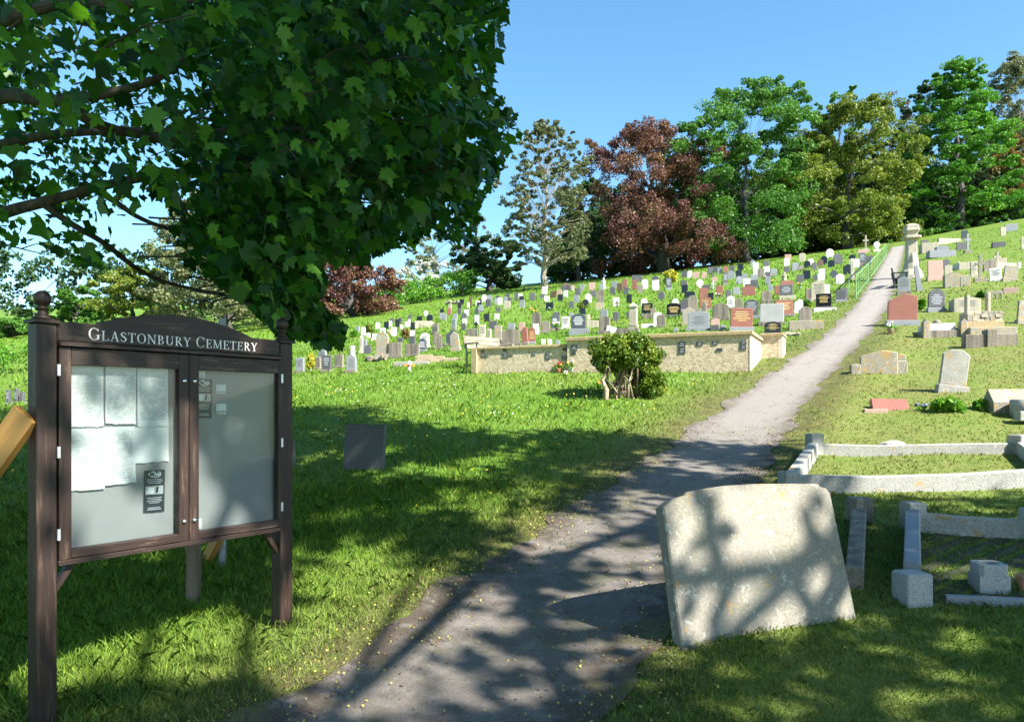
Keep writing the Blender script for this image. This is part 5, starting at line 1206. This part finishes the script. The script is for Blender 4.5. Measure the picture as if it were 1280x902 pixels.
# twigs that carry the leaf clusters
for i in rng.choice(NCL, 700, replace=False):
    c = Vector(cl[i]) - mo; d_ = (Vector((0, 0, 3.5)) - c).normalized(); L = rng.uniform(.35, .8); b_ = c + d_ * L + Vector(rng.normal(size=3) * .12)
    m.tube([b_, (b_ + c) / 2 + Vector((0, 0, .04)), c], [.010, .007, .004], 4, False)
m.obj('twigs', BK1, maple, True)['kind'] = 'stuff'

# ------------------------------------------------------------------ shade tree behind and right of the camera: casts the dappled shade
SX, SY = -SUN.x / SUN.z, -SUN.y / SUN.z       # ground drift of a shadow for each metre of height
SHADE = [(-400, 480), (365, 478), (440, 482), (476, 488), (452, 505), (480, 528), (560, 538), (640, 545), (700, 541), (780, 544), (850, 556), (905, 560), (960, 558), (985, 600), (1000, 622), (1100, 626), (1200, 624), (1300, 620), (1500, 640), (1500, 1200), (-400, 1200)]
LIT = [(190, 800, 85, 42), (440, 752, 55, 24), (470, 860, 75, 36), (555, 788, 44, 11), (605, 745, 26, 9), (690, 690, 62, 12), (560, 878, 30, 20), (735, 655, 46, 9), (700, 775, 40, 11), (640, 640, 40, 10), (760, 740, 34, 10), (500, 700, 30, 8), (560, 640, 26, 7), (420, 690, 26, 9), (590, 590, 26, 5), (830, 575, 40, 6), (760, 590, 36, 7), (680, 610, 34, 7), (690, 860, 34, 16), (740, 830, 26, 14), (1200, 865, 60, 22), (1255, 800, 50, 20), (1060, 880, 60, 18), (940, 870, 46, 12), (1100, 790, 40, 14), (1130, 700, 22, 30), (1235, 715, 40, 26), (1020, 598, 70, 12), (1220, 596, 60, 10), (1130, 585, 90, 10), (110, 720, 30, 14), (230, 690, 30, 8), (1220, 640, 46, 10), (880, 590, 40, 6), (820, 640, 34, 9), (1078, 660, 16, 30), (60, 780, 20, 30)]
SLIT = [(.30, .60, .34), (-.12, .62, .28), (.30, .20, .3), (-.10, .22, .32), (-.36, .14, .26), (.50, .25, .26)]
_fr = random.Random(21)
LIT += [(_fr.uniform(370, 820), _fr.uniform(560, 730), _fr.uniform(16, 34), 8) for _ in range(26)] + [(_fr.uniform(60, 420), _fr.uniform(690, 900), _fr.uniform(20, 45), 12) for _ in range(9)]
tgt = []
for i_, a in enumerate(LIT):
    p = hit(a[0], a[1]); tgt.append((p, max(.10, a[2] * p.y / FPX * (1.15 if i_ < 3 else .68))))
for u, z, r_ in BLIT: tgt.append((bworld(u, z), r_ + .05))
smat = Matrix.Translation(sl_.location) @ sl_.rotation_euler.to_matrix().to_4x4()
for x, z, r_ in SLIT: tgt.append((smat @ Vector((x, -.05, z)), r_ - .06))
SC, SR = np.array([6.3, 1.6, 9.6]), np.array([7.8, 7.8, 3.0])
bx, by = 7.0, -6.5; bz = Hs(bx, by); shade = tag(empty('shade_tree', (bx, by, bz)), 'tall leafy tree outside the frame on the right, casting dappled shade', 'tree'); bo = np.array([bx, by, bz])
P = SC + (rng.uniform(-1, 1, (44000, 3))) * SR; P = P[(np.abs((P - SC) / SR) ** 2.4).sum(-1) < 1]
hh = P[:, 2] - 1.2
for _ in range(4):
    gx, gy = P[:, 0] + SX * hh, P[:, 1] + SY * hh; hh = P[:, 2] - H(gx, gy)
gp = np.stack([gx, gy, P[:, 2] - hh], -1); qx, qy = P2(gp)
vis = (gy > 2) & (qx > -30) & (qx < 1310) & (qy < 1000)
ok = np.where(vis, inpoly(qx, qy, SHADE), rng.random(len(P)) < .5)
px, py = P2(P); ok &= ~((P[:, 1] > .5) & (px > -60) & (px < 1340) & (py > -60))
# dist to sun rays of the lit spots
Sd = np.array(SUN)
for p, r_ in tgt:
    d_ = P - np.array(p); al = d_ @ Sd; pd = np.linalg.norm(d_ - al[:, None] * Sd, axis=1); ok &= ~((pd < r_ + .15) & (al > 0))
P = P[ok]; P = P[rng.permutation(len(P))[:4600]]
per = 8; n = len(P) * per; PP = np.repeat(P, per, 0) + rng.normal(size=(n, 3)) * [.20, .20, .12]
N = unit(rng.normal(size=(n, 3)) * .6 + [0, 0, 1]); leaves('crown', PP - bo, rng.normal(size=(n, 3)), N, rng.uniform(.16, .30, n), rng.random(n), LF['maple'], shade)
m = MB(); m.tube([(0, 0, -.3), (-.2, .2, 3), (-.5, .6, 6), (-1., 1.2, 8.5), (-1.4, 1.6, 11)], [.5, .4, .33, .2, .08], 10)
for i in range(16):
    e_ = P[rng.integers(len(P))] - bo; a0 = Vector((0, 0, rng.uniform(5, 8))); a0.x, a0.y = np.interp(a0.z, [3, 6, 8.5], [-.2, -.5, -1.]), np.interp(a0.z, [3, 6, 8.5], [.2, .6, 1.2]); e_ = Vector(e_)
    if any(((q_ - p) - (q_ - p).dot(SUN) * SUN).length < r_ * .8 + .15 for p, r_ in tgt[len(LIT):] for q_ in [Vector(bo) + a0.lerp(e_, f_ / 12) + Vector((0, 0, .3)) for f_ in range(13)]): continue
    m.tube([a0, a0.lerp(e_, .5) + Vector((0, 0, .3)), e_], [.07, .045, .02], 6)
# boughs whose shadows cross the leaning slab
for pts in ([(-.75, .36), (-.2, .36), (.18, .36), (.45, .45), (.72, .56)], [(.18, .36), (.30, .12), (.42, -.2)], [(-.2, .36), (-.4, .1), (-.5, -.2)], [(-.30, .36), (-.33, .62), (-.30, .85)]):
    q_ = [Vector(np.array((smat @ Vector((x, -.05, z))) + SUN * (13.0 + .6 * x)) - bo) for x, z in pts]
    if pts[-1] == (.72, .56): q_.append(Vector((-1., 1.2, 8.5)))
    m.tube(q_, [.07] * len(q_), 6)
for pts in ([(640, 760), (720, 690), (800, 660), (850, 640), (905, 600)], [(430, 880), (520, 800), (590, 730), (640, 690)]):
    m.tube([Vector(np.array(hit(x, y) + SUN * 10.5) - bo) for x, y in pts] + [Vector((-.5, .6, 6.))], [.05, .06, .07, .08, .09, .1][:len(pts) + 1], 6)
m.obj('trunk', BK1, shade, True)

# ------------------------------------------------------------------ grass, flowers in the lawn, litter on the path
def lawn(n, r0, r1, hmin, hmax, wid, name, seed):
    g_ = np.random.default_rng(seed); u_ = g_.random(n); e = -.55
    r_ = (r0 ** (1 + e) + u_ * (r1 ** (1 + e) - r0 ** (1 + e))) ** (1 / (1 + e)); a_ = g_.uniform(R(-46), R(44), n)
    x, y = r_ * np.sin(a_), r_ * np.cos(a_)
    dx = x - pathx(y); hwp = pathhw(y) * 1.02
    dist = np.abs(dx) - hwp
    k_ = (dist > g_.normal(-.02, .10, n)) & (g_.random(n) > np.clip(.85 - np.abs(dist) * 2.2, 0, 1) * np.interp(y, [4, 8, 14], [.9, .8, .3]) * (.55 + .45 * np.sin(x * 3.1 + y * 2.3)) * np.where(dx < 0, 1., .25))
    # keep the slab footprint and soil bed mostly free
    x, y, r_, dist = x[k_], y[k_], r_[k_], dist[k_]; n = len(x)
    dry = dryness(x, y); patch = .5 + .5 * np.sin(x * 2.3 + 1.3 * np.sin(y * 1.7)) * np.sin(y * 1.9 + 1.1 * np.sin(x * 1.3))
    left = (x - pathx(y)) < 0
    h = g_.uniform(hmin, hmax, n) * np.where(left, 1 + 1.3 * (1 - dry) * (.5 + patch), .75 + .5 * patch) * np.clip(.45 + dist * 1.2, .45, 1)
    wv = wid * g_.uniform(.6, 1.4, n) * (r_ / r0) ** .75
    z = H(x, y) - .004; th = g_.uniform(0, 6.283, n); ln = g_.normal(0, .55, (n, 2)) * h[:, None]
    dxw, dyw = np.cos(th) * wv / 2, np.sin(th) * wv / 2
    b0 = np.stack([x - dxw, y - dyw, z], -1); b1 = np.stack([x + dxw, y + dyw, z], -1)
    m0 = np.stack([x - dxw * .75 + ln[:, 0] * .35, y - dyw * .75 + ln[:, 1] * .35, z + h * .6], -1); m1 = np.stack([x + dxw * .75 + ln[:, 0] * .35, y + dyw * .75 + ln[:, 1] * .35, z + h * .6], -1)
    tp_ = np.stack([x + ln[:, 0], y + ln[:, 1], z + h * (1 - .2 * g_.random(n))], -1)
    V = np.stack([b0, b1, m1, tp_, m0], 1).reshape(-1, 3)
    dry_b = np.clip(dry + g_.normal(0, .22, n), 0, 1)
    o = nmesh(name, V, np.arange(n * 5), 5, MB_, {'v': ('FACE', np.clip(g_.normal(.5, .25, n), 0, 1)), 'dry': ('FACE', dry_b), 'soil': ('FACE', np.zeros(n))})
    return o
tag(lawn(138000, 3.0, 9.0, .018, .05, .0040, 'grass', 1), 'short uneven grass around the board, slab and kerbs in front', 'grass', kind='stuff')
tag(lawn(28000, 30.0, 80.0, .04, .09, .045, 'grass', 3), 'rough grass between the headstones up the slope', 'grass', kind='stuff')
tag(lawn(115000, 8.5, 34.0, .018, .046, .011, 'grass', 2), 'longer lawn grass running up to the wall and graves', 'grass', kind='stuff')
def dots(name, n, fn, size, mat, label, lift):
    P = []
    while len(P) < n:
        q_ = fn()
        if q_ is not None: P.append((q_[0], q_[1], Hs(*q_) + lift * random.uniform(.6, 1.2)))
    P = np.array(P); N = unit(rng.normal(size=(n, 3)) * .5 + [0, -.4, 1]); pent = np.array([(math.cos(6.283 * i / 6), math.sin(6.283 * i / 6)) for i in range(6)]) * .5
    o = leaves(name, P, rng.normal(size=(n, 3)), N, size * rng.uniform(.6, 1.3, n), rng.random(n), mat, outline=pent); tag(o, label, name.replace('_', ' '), kind='stuff')
def fl_left(y0, y1, x0, x1):
    def f():
        y = random.uniform(y0, y1); x = random.uniform(x0, x1)
        if x > pathx(y) - 1.6: return None
        if math.sin(x * 1.7 + 2) * math.sin(y * 1.1 + x) < random.uniform(-.6, .9): return None
        return x, y
    return f
dots('buttercups', 420, fl_left(7, 18, -6, 4), .022, MYEL, 'scattered yellow buttercups in the lawn left of the path', .13)
dots('daisies', 420, fl_left(11, 22, -4, 7), .018, MFW, 'white daisies in the grass below the wall', .09)
def onpath():
    y = random.uniform(3, 12); x = pathx(y) + random.choice([-1, 1]) * abs(random.gauss(.75, .4)); return x, y
MLIT = plain('fallen_catkins', (.34, .31, .05), .8, 0, .4, 200.); MLIT2 = plain('leaf_litter', (.10, .06, .03), .9, 0, .5, 200.)
dots('fallen_blossom', 2600, onpath, .013, MLIT, 'yellow-green fallen maple blossom on the path', .034)
dots('leaf_litter', 2600, onpath, .016, MLIT2, 'brown leaf litter along the path edges', .036)
